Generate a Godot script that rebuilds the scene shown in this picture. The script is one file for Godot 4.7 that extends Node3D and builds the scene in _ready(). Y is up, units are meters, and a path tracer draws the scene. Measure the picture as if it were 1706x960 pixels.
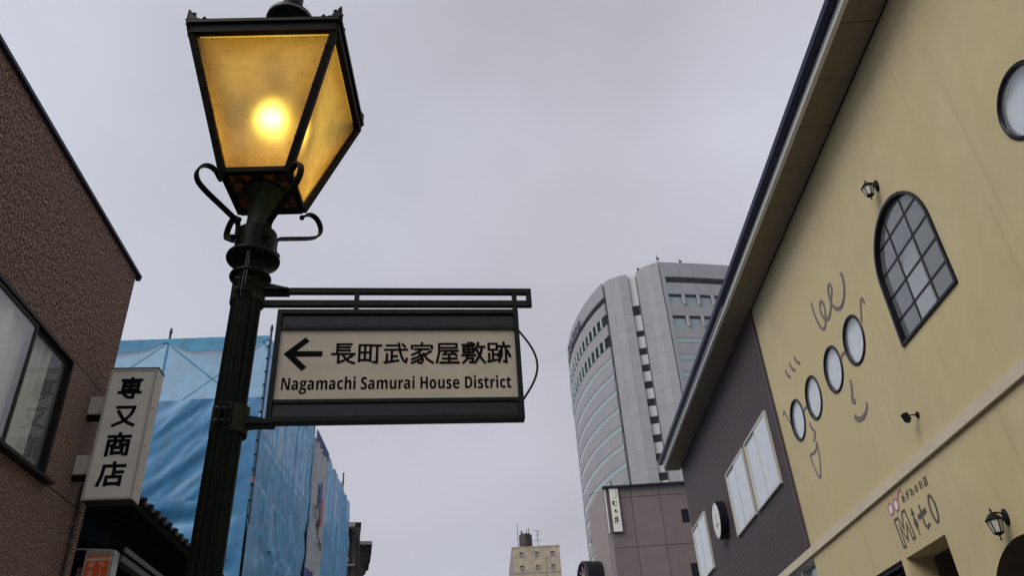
extends Node3D
# A narrow town street seen from the pavement, the camera tilted up at a lit street lamp with a direction sign.

var names := {}
var M := {}
var rng := RandomNumberGenerator.new()

# ---------------------------------------------------------------- mesh builder
class MB:
	var v := PackedVector3Array()
	var n := PackedVector3Array()
	var uv := PackedVector2Array()
	var xf := Transform3D.IDENTITY
	func tri(a: Vector3, b: Vector3, c: Vector3, na: Vector3, nb: Vector3, nc: Vector3, ua := Vector2.ZERO, ub := Vector2.ZERO, uc := Vector2.ZERO):
		var g := (b - a).cross(c - a)
		if g.length_squared() < 1e-16:
			return
		if g.dot(na + nb + nc) > 0.0:   # front faces run clockwise
			var t := b; b = c; c = t
			t = nb; nb = nc; nc = t
			var tu := ub; ub = uc; uc = tu
		for p in [a, b, c]:
			v.append(xf * p)
		for p in [na, nb, nc]:
			n.append((xf.basis * p).normalized())
		uv.append(ua); uv.append(ub); uv.append(uc)
	func quad(a: Vector3, b: Vector3, c: Vector3, d: Vector3):   # counterclockwise seen from outside
		var g := (b - a).cross(d - a)
		if g.length_squared() < 1e-16:
			g = (c - b).cross(d - b)
		g = g.normalized()
		tri(a, b, c, g, g, g, Vector2(0, 0), Vector2(1, 0), Vector2(1, 1))
		tri(a, c, d, g, g, g, Vector2(0, 0), Vector2(1, 1), Vector2(0, 1))
	func box(c: Vector3, s: Vector3, b := Basis.IDENTITY):
		var h := s * 0.5
		var p := []
		for i in 8:
			p.append(c + b * Vector3(h.x * (1 if i & 1 else -1), h.y * (1 if i & 2 else -1), h.z * (1 if i & 4 else -1)))
		for f in [[0, 2, 3, 1], [4, 5, 7, 6], [0, 4, 6, 2], [1, 3, 7, 5], [0, 1, 5, 4], [2, 6, 7, 3]]:
			quad(p[f[0]], p[f[1]], p[f[2]], p[f[3]])
	func cbox(c: Vector3, s: Vector3, k: float):   # a box whose front (+z) edges are chamfered by k
		var h := s * 0.5
		var o := [Vector3(-h.x, -h.y, 0), Vector3(h.x, -h.y, 0), Vector3(h.x, h.y, 0), Vector3(-h.x, h.y, 0)]
		var i_ := [Vector3(-h.x + k, -h.y + k, 0), Vector3(h.x - k, -h.y + k, 0), Vector3(h.x - k, h.y - k, 0), Vector3(-h.x + k, h.y - k, 0)]
		var zb := Vector3(0, 0, -h.z) + c
		var zm := Vector3(0, 0, h.z - k) + c
		var zf := Vector3(0, 0, h.z) + c
		quad(i_[0] + zf, i_[1] + zf, i_[2] + zf, i_[3] + zf)
		quad(o[3] + zb, o[2] + zb, o[1] + zb, o[0] + zb)
		for q in 4:
			var r := (q + 1) % 4
			quad(o[q] + zm, o[r] + zm, i_[r] + zf, i_[q] + zf)
			quad(o[q] + zb, o[r] + zb, o[r] + zm, o[q] + zm)
	func frame(x0: float, y0: float, x1: float, y1: float, w: float, z0: float, z1: float):   # four bars butted end to end
		var zc := (z0 + z1) / 2.0
		var d := z1 - z0
		box(Vector3((x0 + x1) / 2, y0 + w / 2, zc), Vector3(x1 - x0, w, d))
		box(Vector3((x0 + x1) / 2, y1 - w / 2, zc), Vector3(x1 - x0, w, d))
		box(Vector3(x0 + w / 2, (y0 + y1) / 2, zc), Vector3(w, y1 - y0 - 2 * w, d))
		box(Vector3(x1 - w / 2, (y0 + y1) / 2, zc), Vector3(w, y1 - y0 - 2 * w, d))
	func bar(a: Vector3, b: Vector3, w: float, t: float, side := Vector3.UP):   # a square bar from a to b
		var d := (b - a).normalized()
		var s := side - d * side.dot(d)
		if s.length() < 0.01:
			s = Vector3.RIGHT - d * d.x
		s = s.normalized()
		box((a + b) / 2.0, Vector3(w, t, (b - a).length()), Basis(d.cross(s) * -1.0, s, d))
	func lathe(pr: Array, seg := 28, at := Vector3.ZERO, b := Basis.IDENTITY):   # pr: Vector2(radius, height) from low to high
		for i in pr.size() - 1:
			var p: Vector2 = pr[i]
			var q: Vector2 = pr[i + 1]
			var d := q - p
			var nn := Vector2(d.y, -d.x).normalized()
			for k in seg:
				var t0 := TAU * k / seg
				var t1 := TAU * (k + 1) / seg
				var c0 := Vector3(cos(t0), 0, sin(t0))
				var c1 := Vector3(cos(t1), 0, sin(t1))
				var up := Vector3.UP
				var A := at + b * (c0 * p.x + up * p.y); var B := at + b * (c1 * p.x + up * p.y)
				var C := at + b * (c1 * q.x + up * q.y); var D := at + b * (c0 * q.x + up * q.y)
				var n0 := b * (c0 * nn.x + up * nn.y); var n1 := b * (c1 * nn.x + up * nn.y)
				tri(A, B, C, n0, n1, n1); tri(A, C, D, n0, n1, n0)
	func tube(pts: Array, r: float, sides := 10):
		var prev := Vector3.ZERO
		var rings := []
		var axes := []
		for i in pts.size():
			var d: Vector3 = (pts[mini(i + 1, pts.size() - 1)] - pts[maxi(i - 1, 0)]).normalized()
			var s := prev
			if i == 0:
				s = Vector3.UP if absf(d.y) < 0.9 else Vector3.RIGHT
			s = (s - d * s.dot(d)).normalized()
			prev = s
			var t := d.cross(s)
			var ring := []
			for k in sides:
				var a := TAU * k / sides
				ring.append(s * cos(a) + t * sin(a))
			rings.append(ring); axes.append(d)
		for i in pts.size() - 1:
			for k in sides:
				var l := (k + 1) % sides
				tri(pts[i] + rings[i][k] * r, pts[i] + rings[i][l] * r, pts[i + 1] + rings[i + 1][l] * r, rings[i][k], rings[i][l], rings[i + 1][l])
				tri(pts[i] + rings[i][k] * r, pts[i + 1] + rings[i + 1][l] * r, pts[i + 1] + rings[i + 1][k] * r, rings[i][k], rings[i + 1][l], rings[i + 1][k])
		for e in [0, pts.size() - 1]:
			var nn: Vector3 = axes[e] * (-1.0 if e == 0 else 1.0)
			for k in range(1, sides - 1):
				tri(pts[e] + rings[e][0] * r, pts[e] + rings[e][k] * r, pts[e] + rings[e][k + 1] * r, nn, nn, nn)
	func ball(c: Vector3, r: float, sy := 1.0, seg := 12):
		for i in seg / 2:
			for k in seg:
				var q := []
				for o in [[0, 0], [0, 1], [1, 1], [1, 0]]:
					var la: float = PI * (i + o[0]) / (seg / 2) - PI / 2
					var lo: float = TAU * (k + o[1]) / seg
					q.append(Vector3(cos(la) * cos(lo), sin(la), cos(la) * sin(lo)))
				var s := Vector3(r, r * sy, r)
				tri(c + q[0] * s, c + q[1] * s, c + q[2] * s, q[0], q[1], q[2])
				tri(c + q[0] * s, c + q[2] * s, c + q[3] * s, q[0], q[2], q[3])
	func prism(poly: PackedVector2Array, z0: float, z1: float):
		var idx := Geometry2D.triangulate_polygon(poly)
		for i in range(0, idx.size(), 3):
			var a := poly[idx[i]]; var b := poly[idx[i + 1]]; var c := poly[idx[i + 2]]
			tri(Vector3(a.x, a.y, z1), Vector3(b.x, b.y, z1), Vector3(c.x, c.y, z1), Vector3.BACK, Vector3.BACK, Vector3.BACK)
			tri(Vector3(a.x, a.y, z0), Vector3(b.x, b.y, z0), Vector3(c.x, c.y, z0), Vector3.FORWARD, Vector3.FORWARD, Vector3.FORWARD)
		var cw := Geometry2D.is_polygon_clockwise(poly)
		for i in poly.size():
			var a := poly[i]
			var b := poly[(i + 1) % poly.size()]
			var e := b - a
			var nn := Vector3(e.y, -e.x, 0) * (-1.0 if cw else 1.0)
			tri(Vector3(a.x, a.y, z0), Vector3(b.x, b.y, z0), Vector3(b.x, b.y, z1), nn, nn, nn)
			tri(Vector3(a.x, a.y, z0), Vector3(b.x, b.y, z1), Vector3(a.x, a.y, z1), nn, nn, nn)
	func strip(pts: Array, w: float, z0: float, z1: float, w_end := -1.0, ext := 0.35):   # a brush or sign writer's stroke with mitred corners
		if pts.size() < 2:
			return
		var p := pts.duplicate()
		var m := p.size()
		var d0: Vector2 = (p[0] - p[1]).normalized()
		var d1: Vector2 = (p[m - 1] - p[m - 2]).normalized()
		p[0] = p[0] + d0 * w * ext
		p[m - 1] = p[m - 1] + d1 * (w if w_end < 0 else w_end) * ext
		var L := []
		var R := []
		for i in m:
			var a: Vector2 = (p[i] - p[i - 1]).normalized() if i > 0 else (p[1] - p[0]).normalized()
			var b: Vector2 = (p[i + 1] - p[i]).normalized() if i < m - 1 else a
			var na := Vector2(-a.y, a.x)
			var nb := Vector2(-b.y, b.x)
			var t := na + nb
			t = t.normalized() if t.length() > 0.05 else na
			var ww := lerpf(w, w if w_end < 0 else w_end, float(i) / (m - 1)) * 0.5
			var k := ww / maxf(t.dot(na), 0.5)
			L.append(p[i] + t * k); R.append(p[i] - t * k)
		for i in m - 1:
			var e := 0.00003 * i
			var q := [L[i], R[i], R[i + 1], L[i + 1]]
			var T := []
			var Bt := []
			for o in q:
				T.append(Vector3(o.x, o.y, z1 + e)); Bt.append(Vector3(o.x, o.y, z0))
			tri(T[0], T[1], T[2], Vector3.BACK, Vector3.BACK, Vector3.BACK)
			tri(T[0], T[2], T[3], Vector3.BACK, Vector3.BACK, Vector3.BACK)
			for s in [[0, 3], [2, 1], [1, 0], [3, 2]]:
				if s[0] == 1 and i > 0 or s[0] == 3 and i < m - 2:
					continue
				var ed: Vector3 = T[s[1]] - T[s[0]]
				var nn := Vector3(ed.y, -ed.x, 0) * -1.0
				tri(Bt[s[0]], Bt[s[1]], T[s[1]], nn, nn, nn); tri(Bt[s[0]], T[s[1]], T[s[0]], nn, nn, nn)
	func mesh() -> ArrayMesh:
		var a := []
		a.resize(Mesh.ARRAY_MAX)
		a[Mesh.ARRAY_VERTEX] = v; a[Mesh.ARRAY_NORMAL] = n; a[Mesh.ARRAY_TEX_UV] = uv
		var m := ArrayMesh.new()
		m.add_surface_from_arrays(Mesh.PRIMITIVE_TRIANGLES, a)
		return m

# ---------------------------------------------------------------- naming and adding
func numbered(parent: Node, called: String) -> String:
	var key := str(parent.get_instance_id()) + called
	var k: int = names.get(key, 0)
	names[key] = k + 1
	return called if k == 0 else "%s_%03d" % [called, k]

func tag(o: Node, label: String, category: String, group := "") -> Node:
	o.set_meta("label", label)
	o.set_meta("category", category)
	if group:
		o.set_meta("group", group)
	return o

func thing(called: String, label: String, category: String, at := Vector3.ZERO, turn := 0.0, group := "") -> Node3D:
	var o := Node3D.new()
	o.name = numbered(self, called)
	add_child(o, true)
	o.position = at
	o.rotation.y = turn
	tag(o, label, category, group)
	return o

func put(called: String, shape, m: Material, parent: Node = self) -> MeshInstance3D:
	var o := MeshInstance3D.new()
	o.name = numbered(parent, called)
	o.mesh = shape.mesh() if shape is MB else shape
	o.material_override = m
	parent.add_child(o, true)
	return o

func struct(called: String, shape, m: Material) -> MeshInstance3D:
	var o := put(called, shape, m)
	o.set_meta("kind", "structure")
	return o

func bx(c: Vector3, s: Vector3, b := Basis.IDENTITY) -> MB:
	var st := MB.new()
	st.box(c, s, b)
	return st

func copy(o: Node3D, label: String) -> Node3D:
	var c: Node3D = o.duplicate()
	c.name = numbered(self, str(o.name))
	add_child(c, true)
	c.set_meta("label", label)
	return c

# ---------------------------------------------------------------- materials
func lin(r: float, g: float, b: float) -> Color:
	return Color(r, g, b).linear_to_srgb()

func noise_tex(freq: float, lo: float, hi: float, octaves := 4, kind := FastNoiseLite.TYPE_SIMPLEX_SMOOTH, sd := 1, size := 512) -> NoiseTexture2D:
	var f := FastNoiseLite.new()
	f.noise_type = kind
	f.seed = sd
	f.frequency = freq
	f.fractal_octaves = octaves
	if kind == FastNoiseLite.TYPE_CELLULAR:
		f.cellular_return_type = FastNoiseLite.RETURN_DISTANCE
	var t := NoiseTexture2D.new()
	t.width = size; t.height = size
	t.seamless = true
	t.noise = f
	if lo >= 0.0:
		var gr := Gradient.new()
		gr.set_color(0, Color(lo, lo, lo)); gr.set_color(1, Color(hi, hi, hi))
		t.color_ramp = gr
	return t

func mat(called: String, c: Color, rough := 0.8, metal := 0.0, tex: Texture2D = null, scale := 1.0, height: Texture2D = null, relief := 0.0) -> StandardMaterial3D:
	var m := StandardMaterial3D.new()
	m.resource_name = called
	m.albedo_color = c
	m.roughness = rough
	m.metallic = metal
	m.cull_mode = BaseMaterial3D.CULL_DISABLED
	if tex or height:
		m.uv1_triplanar = true
		m.uv1_world_triplanar = true
		m.uv1_scale = Vector3.ONE * scale
	if tex:
		m.albedo_texture = tex
	if height:
		m.heightmap_enabled = true
		m.heightmap_texture = height
		m.heightmap_scale = relief
	M[called] = m
	return m

func plaster_map() -> ImageTexture:   # ten metres of painted plaster: faint clouds of tone, trowel marks and a few run marks
	var n := 1024
	var im := Image.create(n, n, false, Image.FORMAT_RGB8)
	var a := FastNoiseLite.new()
	a.seed = 31; a.frequency = .006; a.fractal_octaves = 5
	var b := FastNoiseLite.new()
	b.seed = 32; b.frequency = .05; b.fractal_octaves = 3
	for y in n:
		for x in n:
			var blend := smoothstep(0.0, 120.0, float(mini(mini(x, n - x), mini(y, n - y))))
			var v := 0.955 + (.030 * a.get_noise_2d(x, y) + .022 * b.get_noise_2d(x * .7, y * .35)) * blend
			im.set_pixel(x, y, Color(v, v * (1.0 + .01 * a.get_noise_2d(y + 500.0, x) * blend), v * (1.0 + .03 * a.get_noise_2d(x + 900.0, y) * blend)))
	var g := RandomNumberGenerator.new()
	g.seed = 77
	for k in 46:
		var x := g.randi_range(4, n - 12)
		var y0 := g.randi_range(0, n - 260)
		var L := g.randi_range(40, 240)
		var w := g.randi_range(1, 5)
		var d := g.randf_range(.01, .05)
		for y in L:
			var fade := sin(PI * y / L) * d
			for q in w:
				var c := im.get_pixel(x + q, y0 + y)
				im.set_pixel(x + q, y0 + y, Color(c.r * (1.0 - fade), c.g * (1.0 - fade), c.b * (1.0 - fade * 1.2)))
	return ImageTexture.create_from_image(im)

func materials():
	var soft := noise_tex(0.012, 0.80, 1.0, 5, FastNoiseLite.TYPE_SIMPLEX_SMOOTH, 3)
	var calm := noise_tex(0.010, 0.93, 1.0, 5, FastNoiseLite.TYPE_SIMPLEX_SMOOTH, 17)
	var fine := noise_tex(0.08, 0.78, 1.0, 4, FastNoiseLite.TYPE_SIMPLEX_SMOOTH, 5)
	var grain := noise_tex(0.16, -1, 1, 3, FastNoiseLite.TYPE_SIMPLEX, 7)
	var lump := noise_tex(0.055, -1, 1, 3, FastNoiseLite.TYPE_SIMPLEX_SMOOTH, 9)
	var lump_c := noise_tex(0.055, 0.22, 1.0, 3, FastNoiseLite.TYPE_SIMPLEX_SMOOTH, 9)
	var lump_f := noise_tex(0.055, 0.42, 1.0, 3, FastNoiseLite.TYPE_SIMPLEX_SMOOTH, 9)
	var weather := noise_tex(0.02, 0.62, 1.0, 6, FastNoiseLite.TYPE_SIMPLEX_SMOOTH, 13)
	mat("asphalt", lin(.05, .05, .052), .9, 0, fine, .8, grain, .5)
	mat("paving", lin(.32, .31, .29), .9, 0, weather, .5, grain, .3)
	mat("kerb", lin(.3, .3, .29), .9, 0, fine, .8)
	mat("white_paint", lin(.7, .7, .68), .7)
	mat("lamp_iron", lin(.0055, .0115, .0075), .42, 0, soft, 2.0).metallic_specular = .22
	mat("lamp_green", lin(.034, .052, .027), .5, 0, weather, 4.0).metallic_specular = .25
	mat("lamp_rust", lin(.010, .006, .005), .6, 0, weather, 6.0).metallic_specular = .2
	mat("steel_bolt", lin(.035, .036, .034), .5, .3)
	mat("sign_frame", lin(.011, .019, .017), .42, 0, soft, 2.0).metallic_specular = .3
	mat("sign_strip", lin(.020, .022, .028), .22, 0, soft, 3.0).metallic_specular = .45
	mat("sign_beige", lin(.64, .575, .485), .45, 0, calm, 1.2)
	mat("ink", lin(.006, .004, .005), .6).metallic_specular = .15
	var rs := mat("rough_stucco", lin(.78, .53, .44), .9, 0, lump_c, .8, lump, 4.5)
	rs.metallic_specular = .2
	rs.uv1_scale = Vector3(1.2, .85, 1.2)
	var fs := mat("fine_stucco", lin(.58, .415, .345), .9, 0, lump_f, 1.3, lump, 3.0)
	fs.metallic_specular = .2
	mat("groove", lin(.05, .035, .03), .9)
	mat("navy_trim", lin(.016, .018, .050), .4).metallic_specular = .3
	mat("grey_trim", lin(.09, .09, .11), .4)
	mat("bronze_frame", lin(.014, .013, .012), .45).metallic_specular = .3
	mat("curtain", lin(.86, .87, .80), .95, 0, calm, 2.0).backlight = lin(.3, .3, .28)
	mat("dark_room", lin(.02, .02, .022), .9).metallic_specular = .1
	mat("signbox_white", lin(.78, .78, .72), .4, 0, calm, .6)
	mat("signbox_side", lin(.50, .48, .43), .5, 0, calm, 1.0)
	mat("signbox_rust", lin(.06, .045, .035), .7, 0, weather, 3.0)
	mat("black_letter", lin(.005, .005, .006), .6).metallic_specular = .15
	mat("orange", lin(.72, .11, .03), .4, 0, calm, 2.0)
	mat("cream_letter", lin(.62, .5, .36), .5)
	mat("brick_red", lin(.40, .08, .05), .5)
	mat("aluminium", lin(.5, .55, .56), .35, .4, soft, 2.0)
	mat("old_wood", lin(.014, .012, .010), .9, 0, weather, 2.0, grain, .4).metallic_specular = .15
	mat("roof_tile", lin(.012, .012, .014), .5, 0, weather, 2.0).metallic_specular = .25
	mat("gutter_grey", lin(.07, .07, .075), .5, .3)
	for k in 3:
		var up := mat("mesh_sheet%d" % k, lin([.085, .10, .085][k], [.43, .46, .42][k], [.74, .77, .73][k]), .6, 0, soft, .5)
		up.backlight = lin(.8, .8, .8)
		up.albedo_color.a = .72
		up.transparency = BaseMaterial3D.TRANSPARENCY_ALPHA
		mat("tarp%d" % k, lin([.05, .056, .06][k], [.27, .285, .295][k], [.56, .58, .59][k]), .48, 0, soft, .5).backlight = lin(.35, .35, .35)
		var sd := mat("side_sheet%d" % k, lin([.15, .18, .14][k], [.46, .50, .475][k], [.80, .82, .81][k]), .34, 0, soft, .5)
		sd.backlight = lin(.4, .4, .4)
		sd.albedo_color.a = .90
		sd.transparency = BaseMaterial3D.TRANSPARENCY_ALPHA
	mat("side_rope", lin(.20, .46, .62), .8)
	mat("banner_white", lin(.5, .52, .56), .6, 0, soft, .8).backlight = lin(.4, .4, .4)
	mat("banner_blue", lin(.035, .045, .23), .6, 0, soft, .8).backlight = lin(.3, .3, .3)
	mat("logo_blue", lin(.02, .04, .3), .5)
	mat("logo_red", lin(.45, .06, .09), .5)
	mat("scaffold_pipe", lin(.035, .05, .075), .5, .2)
	mat("house_wall", lin(.3, .29, .27), .9, 0, weather, .6)
	mat("yellow_stucco", lin(.63, .535, .325), .95, 0, plaster_map(), .1, grain, .05).metallic_specular = .2
	mat("band", lin(.66, .585, .45), .85, 0, calm, .5)
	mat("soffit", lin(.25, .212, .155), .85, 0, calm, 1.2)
	mat("pale_trim", lin(.72, .73, .70), .5)
	mat("siding", lin(.080, .062, .070), .55, 0, calm, .6).metallic_specular = .35
	mat("black_ring", lin(.008, .008, .014), .3).metallic_specular = .3
	mat("purple_ring", lin(.06, .022, .04), .4)
	mat("blue_ring", lin(.03, .045, .06), .4)
	mat("doodle_grey", lin(.17, .14, .14), .6)
	mat("doodle_purple", lin(.20, .10, .13), .6)
	mat("doodle_blue", lin(.11, .13, .16), .6)
	mat("pink_frame", lin(.5, .10, .16), .5)
	mat("lens_white", lin(.75, .72, .78), .4)
	mat("logo_brown", lin(.10, .085, .07), .6)
	mat("blind", lin(.82, .88, .96), .7, 0, calm, .8)
	mat("window_frame", lin(.56, .55, .51), .45)
	mat("room_grey", lin(.20, .22, .235), .9)
	mat("room_white", lin(.42, .48, .53), .9)
	mat("porch", lin(.16, .12, .08), .9, 0, soft, 1.0)
	mat("black_louvre", lin(.010, .011, .014), .4).metallic_specular = .3
	mat("lamp_black", lin(.009, .009, .011), .5).metallic_specular = .25
	mat("lamp_pane", lin(.55, .52, .5), .5)
	mat("tower_panel", lin(.305, .305, .335), .6, 0, calm, .05)
	mat("tower_panel_b", lin(.296, .296, .325), .6, 0, calm, .05)
	mat("tower_core", lin(.09, .085, .095), .8)
	mat("tower_white", lin(.56, .56, .58), .5)
	mat("tower_dark", lin(.009, .010, .014), .5).metallic_specular = .12
	mat("tower_glass", lin(.265, .345, .36), .15)
	mat("tower_letter", lin(.10, .10, .15), .5)
	mat("brown_panel", lin(.175, .142, .138), .85, 0, calm, .3)
	mat("brown_panel_b", lin(.187, .152, .147), .85, 0, calm, .3)
	mat("mauve_wall", lin(.30, .26, .26), .85, 0, calm, .4)
	mat("cream_tile", lin(.53, .46, .34), .8, 0, soft, .2)
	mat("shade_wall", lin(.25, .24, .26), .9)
	mat("tank", lin(.042, .013, .012), .5)
	mat("brown_house", lin(.105, .083, .075), .85, 0, weather, .5)
	mat("dark_timber", lin(.018, .016, .017), .85).metallic_specular = .2
	var g := mat("glass", Color(.75, .8, .82, .12), .03)
	g.transparency = BaseMaterial3D.TRANSPARENCY_ALPHA
	# lamp panes: frosted, amber, with specks of dirt
	var im := Image.create(256, 384, false, Image.FORMAT_RGBA8)
	var nz := FastNoiseLite.new()
	nz.seed = 4; nz.frequency = 0.02
	var sp := FastNoiseLite.new()
	sp.seed = 8; sp.frequency = 0.11; sp.noise_type = FastNoiseLite.TYPE_SIMPLEX
	for y in 384:
		for x in 256:
			var u := x / 255.0
			var w := y / 383.0
			var edge := minf(minf(u, 1.0 - u), minf(w, 1.0 - w))
			var dirt := 0.93 + 0.07 * nz.get_noise_2d(x, y)
			var speck := sp.get_noise_2d(x, y) + 0.35 * nz.get_noise_2d(x * 2.0, y * 2.0)
			var limit := lerpf(0.50, 0.74, clampf(edge * 9.0, 0, 1))
			if w > 0.84:
				limit -= 0.05
			var col := Color(1.0, 0.90, 0.68) * dirt
			var grime := smoothstep(0.0, 0.26, edge + .05 * nz.get_noise_2d(x * .6 + 70.0, y * .6))
			col = Color(col.r * lerpf(.84, 1.0, grime), col.g * lerpf(.76, 1.0, grime), col.b * lerpf(.64, 1.0, grime))
			if speck > limit:
				col = col.lerp(Color(0.16, 0.07, 0.03), clampf((speck - limit) * 9.0, 0, 0.9))
			col.a = 1.0
			im.set_pixel(x, y, col)
	var pane := mat("amber_pane", Color(1, 1, 1, .50), .66)
	pane.albedo_texture = ImageTexture.create_from_image(im)
	pane.backlight = lin(.8, .8, .8)
	pane.refraction_enabled = true
	pane.refraction_scale = .03
	pane.metallic_specular = .3
	var im2 := Image.create(192, 192, false, Image.FORMAT_RGBA8)
	for y in 192:
		for x in 192:
			var s := sp.get_noise_2d(x * 1.3 + 400, y * 1.3) + 0.7 * nz.get_noise_2d(x + 90, y + 30)
			var k := clampf((s - 0.04) * 5.0, 0, 1)
			im2.set_pixel(x, y, Color(0.03, 0.02, 0.015).lerp(Color(0.9, 0.55, 0.22), k))
	var base := mat("dirty_base_pane", Color.WHITE, .7)
	base.albedo_texture = ImageTexture.create_from_image(im2)
	base.backlight = lin(.8, .8, .8)
	mat("reflector", lin(.7, .66, .55), .5)
	var bulb := mat("lit_bulb", lin(1, .8, .3), .4)
	bulb.emission_enabled = true
	bulb.emission = lin(1.0, .74, .03)
	bulb.emission_energy_multiplier = 5.5

# ---------------------------------------------------------------- lettering
const GLYPH := {
	"長": "24,6 24,54;24,8 82,8;24,22 76,22;24,36 76,36;3,52 97,52;30,54 30,90 54,82;48,54 58,72 74,86 96,94;88,60 68,72",
	"町": "7,12 53,12;7,12 7,86;53,12 53,86;30,12 30,80;7,46 53,46;7,80 53,80;57,14 97,14;80,14 80,91 64,89",
	"武": "10,14 56,14;4,34 97,34;62,4 66,36 73,64 83,85 92,90 96,74;77,8 88,22;33,44 33,86;13,54 13,88;33,63 55,63;3,92 61,83",
	"家": "50,2 50,14;8,30 8,16 92,16 92,30;20,32 80,32;50,34 30,48 8,58;34,46 50,62 55,82 48,95 35,92;49,60 28,70 8,78;53,73 30,84 8,95;88,42 60,58;56,52 72,77 95,94",
	"屋": "14,8 88,8;88,8 88,27;14,26 88,26;14,8 14,50 4,94;24,40 94,40;48,42 32,57 84,54;70,47 88,63;28,76 88,76;57,62 57,92;18,94 97,94",
	"敷": "30,2 30,47;4,12 57,12;9,22 9,50;9,22 51,22;51,22 51,48;9,35 51,35;9,48 51,48;41,2 53,9;30,50 30,60;2,61 59,61;26,62 21,80 6,96;24,75 48,75 46,93 34,93;72,3 68,20 58,37;66,22 99,22;88,24 80,56 56,96;66,38 77,66 98,95",
	"跡": "8,8 43,8;43,8 43,36;8,8 8,36;8,36 43,36;25,36 25,84;25,58 45,58;9,54 9,88;3,91 47,81;73,2 73,18;50,20 99,20;64,22 62,60 50,93;81,22 81,92 70,89;56,40 48,67;88,40 98,67",
	"専": "10,10 92,10;51,0 51,56;20,23 82,23;20,23 20,56;82,23 82,56;20,39 82,39;20,56 82,56;5,69 96,69;67,58 67,93 50,93;28,77 42,90",
	"又": "14,10 86,10;86,10 76,44 52,74 10,94;22,28 44,60 66,80 94,94",
	"商": "50,0 50,13;6,15 95,15;33,18 37,31;67,18 62,31;10,34 10,98;10,34 90,34;90,34 90,94 78,94;41,37 38,49 22,57;59,37 60,52 80,52;31,64 31,92;31,64 70,64;70,64 70,90;31,88 70,88",
	"店": "53,0 53,14;14,15 97,15;15,15 12,60 2,97;57,26 57,60;57,42 93,42;32,62 32,97;32,62 87,62;87,62 87,97;32,91 87,91",
	"ラ": "18,12 80,12;8,38 88,38 78,64 36,94", "ー": "52,6 50,94", "ギ": "12,36 70,26;6,64 82,52;36,6 52,96;74,4 80,18;88,0 94,14", "ョ": "20,22 80,22;80,22 80,94;20,92 80,92;22,57 80,57",
	"め": "18,14 26,56 44,84;70,8 58,50 26,88 10,72 20,46 60,28 90,50 84,78 60,92", "が": "6,32 60,28 56,84 40,88;34,6 26,56 6,92;72,30 86,56;76,8 82,20;88,2 96,14",
	"ね": "24,6 24,94;6,28 36,26 8,76;36,50 66,26 86,44 82,80 64,88 58,74 74,70 96,88", "の": "52,20 44,70 22,80 10,58 30,26 66,18 90,46 80,76 56,90", "お": "8,30 58,26;32,6 32,80 18,86 12,72 40,50 78,50 88,70 60,90;74,16 90,32",
	"む": "8,24 70,16;34,4 36,58 24,72 14,58 34,48 40,82 56,94 80,88 82,68;80,22 94,38", "井": "14,30 88,24;4,62 96,54;36,6 34,60 18,94;66,4 66,98",
	"ら": "40,6 60,16;34,26 30,60 58,46 80,58 70,82 40,94",
}

func glyph(st: MB, ch: String, x: float, y: float, w: float, h: float, sw: float, z0: float, z1: float, w_end := -1.0):   # x, y: the top left corner
	var k := 0
	for s in GLYPH[ch].split(";"):
		var pts := []
		for q in s.split(" "):
			var xy: PackedStringArray = q.split(",")
			pts.append(Vector2(x + float(xy[0]) / 100.0 * w, y - float(xy[1]) / 100.0 * h))
		st.strip(pts, sw, z0, z1 + 0.00012 * k, w_end)
		k += 1

func latin(text: String, width: float, height: float, depth: float, bold := true) -> Array:
	var f := SystemFont.new()
	f.font_names = PackedStringArray(["Droid Sans"])
	if bold:
		f.font_weight = 700
	var t := TextMesh.new()
	t.font = f
	t.text = text
	t.font_size = 64
	t.pixel_size = 0.01
	t.depth = 0.1
	t.curve_step = 1.0
	t.horizontal_alignment = HORIZONTAL_ALIGNMENT_LEFT
	var b := t.get_aabb()
	return [t, Vector3(width / b.size.x, height / b.size.y, depth / b.size.z), b]

func write(called: String, text: String, x: float, y: float, z: float, width: float, height: float, depth: float, m: Material, parent: Node):   # x, y: the lower left corner of the ink
	var l := latin(text, width, height, depth)
	var o := put(called, l[0], m, parent)
	o.scale = l[1]
	var b: AABB = l[2]
	o.position = Vector3(x - b.position.x * l[1].x, y - b.position.y * l[1].y, z - b.position.z * l[1].z)
	return o

# ---------------------------------------------------------------- everything
func _ready():
	rng.seed = 11
	var cam := Camera3D.new()
	cam.name = "camera"
	add_child(cam)
	cam.keep_aspect = Camera3D.KEEP_HEIGHT
	cam.fov = 40.03
	cam.near = 0.05
	cam.far = 4000.0
	var bx_ := Vector3(0.99796455, -0.0554776, -0.03144818)
	var by_ := Vector3(0.06369987, 0.84390744, 0.53269368)
	cam.transform = Transform3D(Basis(bx_, by_, bx_.cross(by_)).orthonormalized(), Vector3(0, 1.6, 0))
	cam.current = true
	sky()
	materials()
	ground()
	yellow_building()
	brown_stucco_building()
	tile_roof_house()
	scaffold()
	far_brown_house()
	cream_block()
	tower()
	panel_building()
	street_lamp()
	direction_sign()
	shop_signs()
	wall_fittings()

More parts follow.
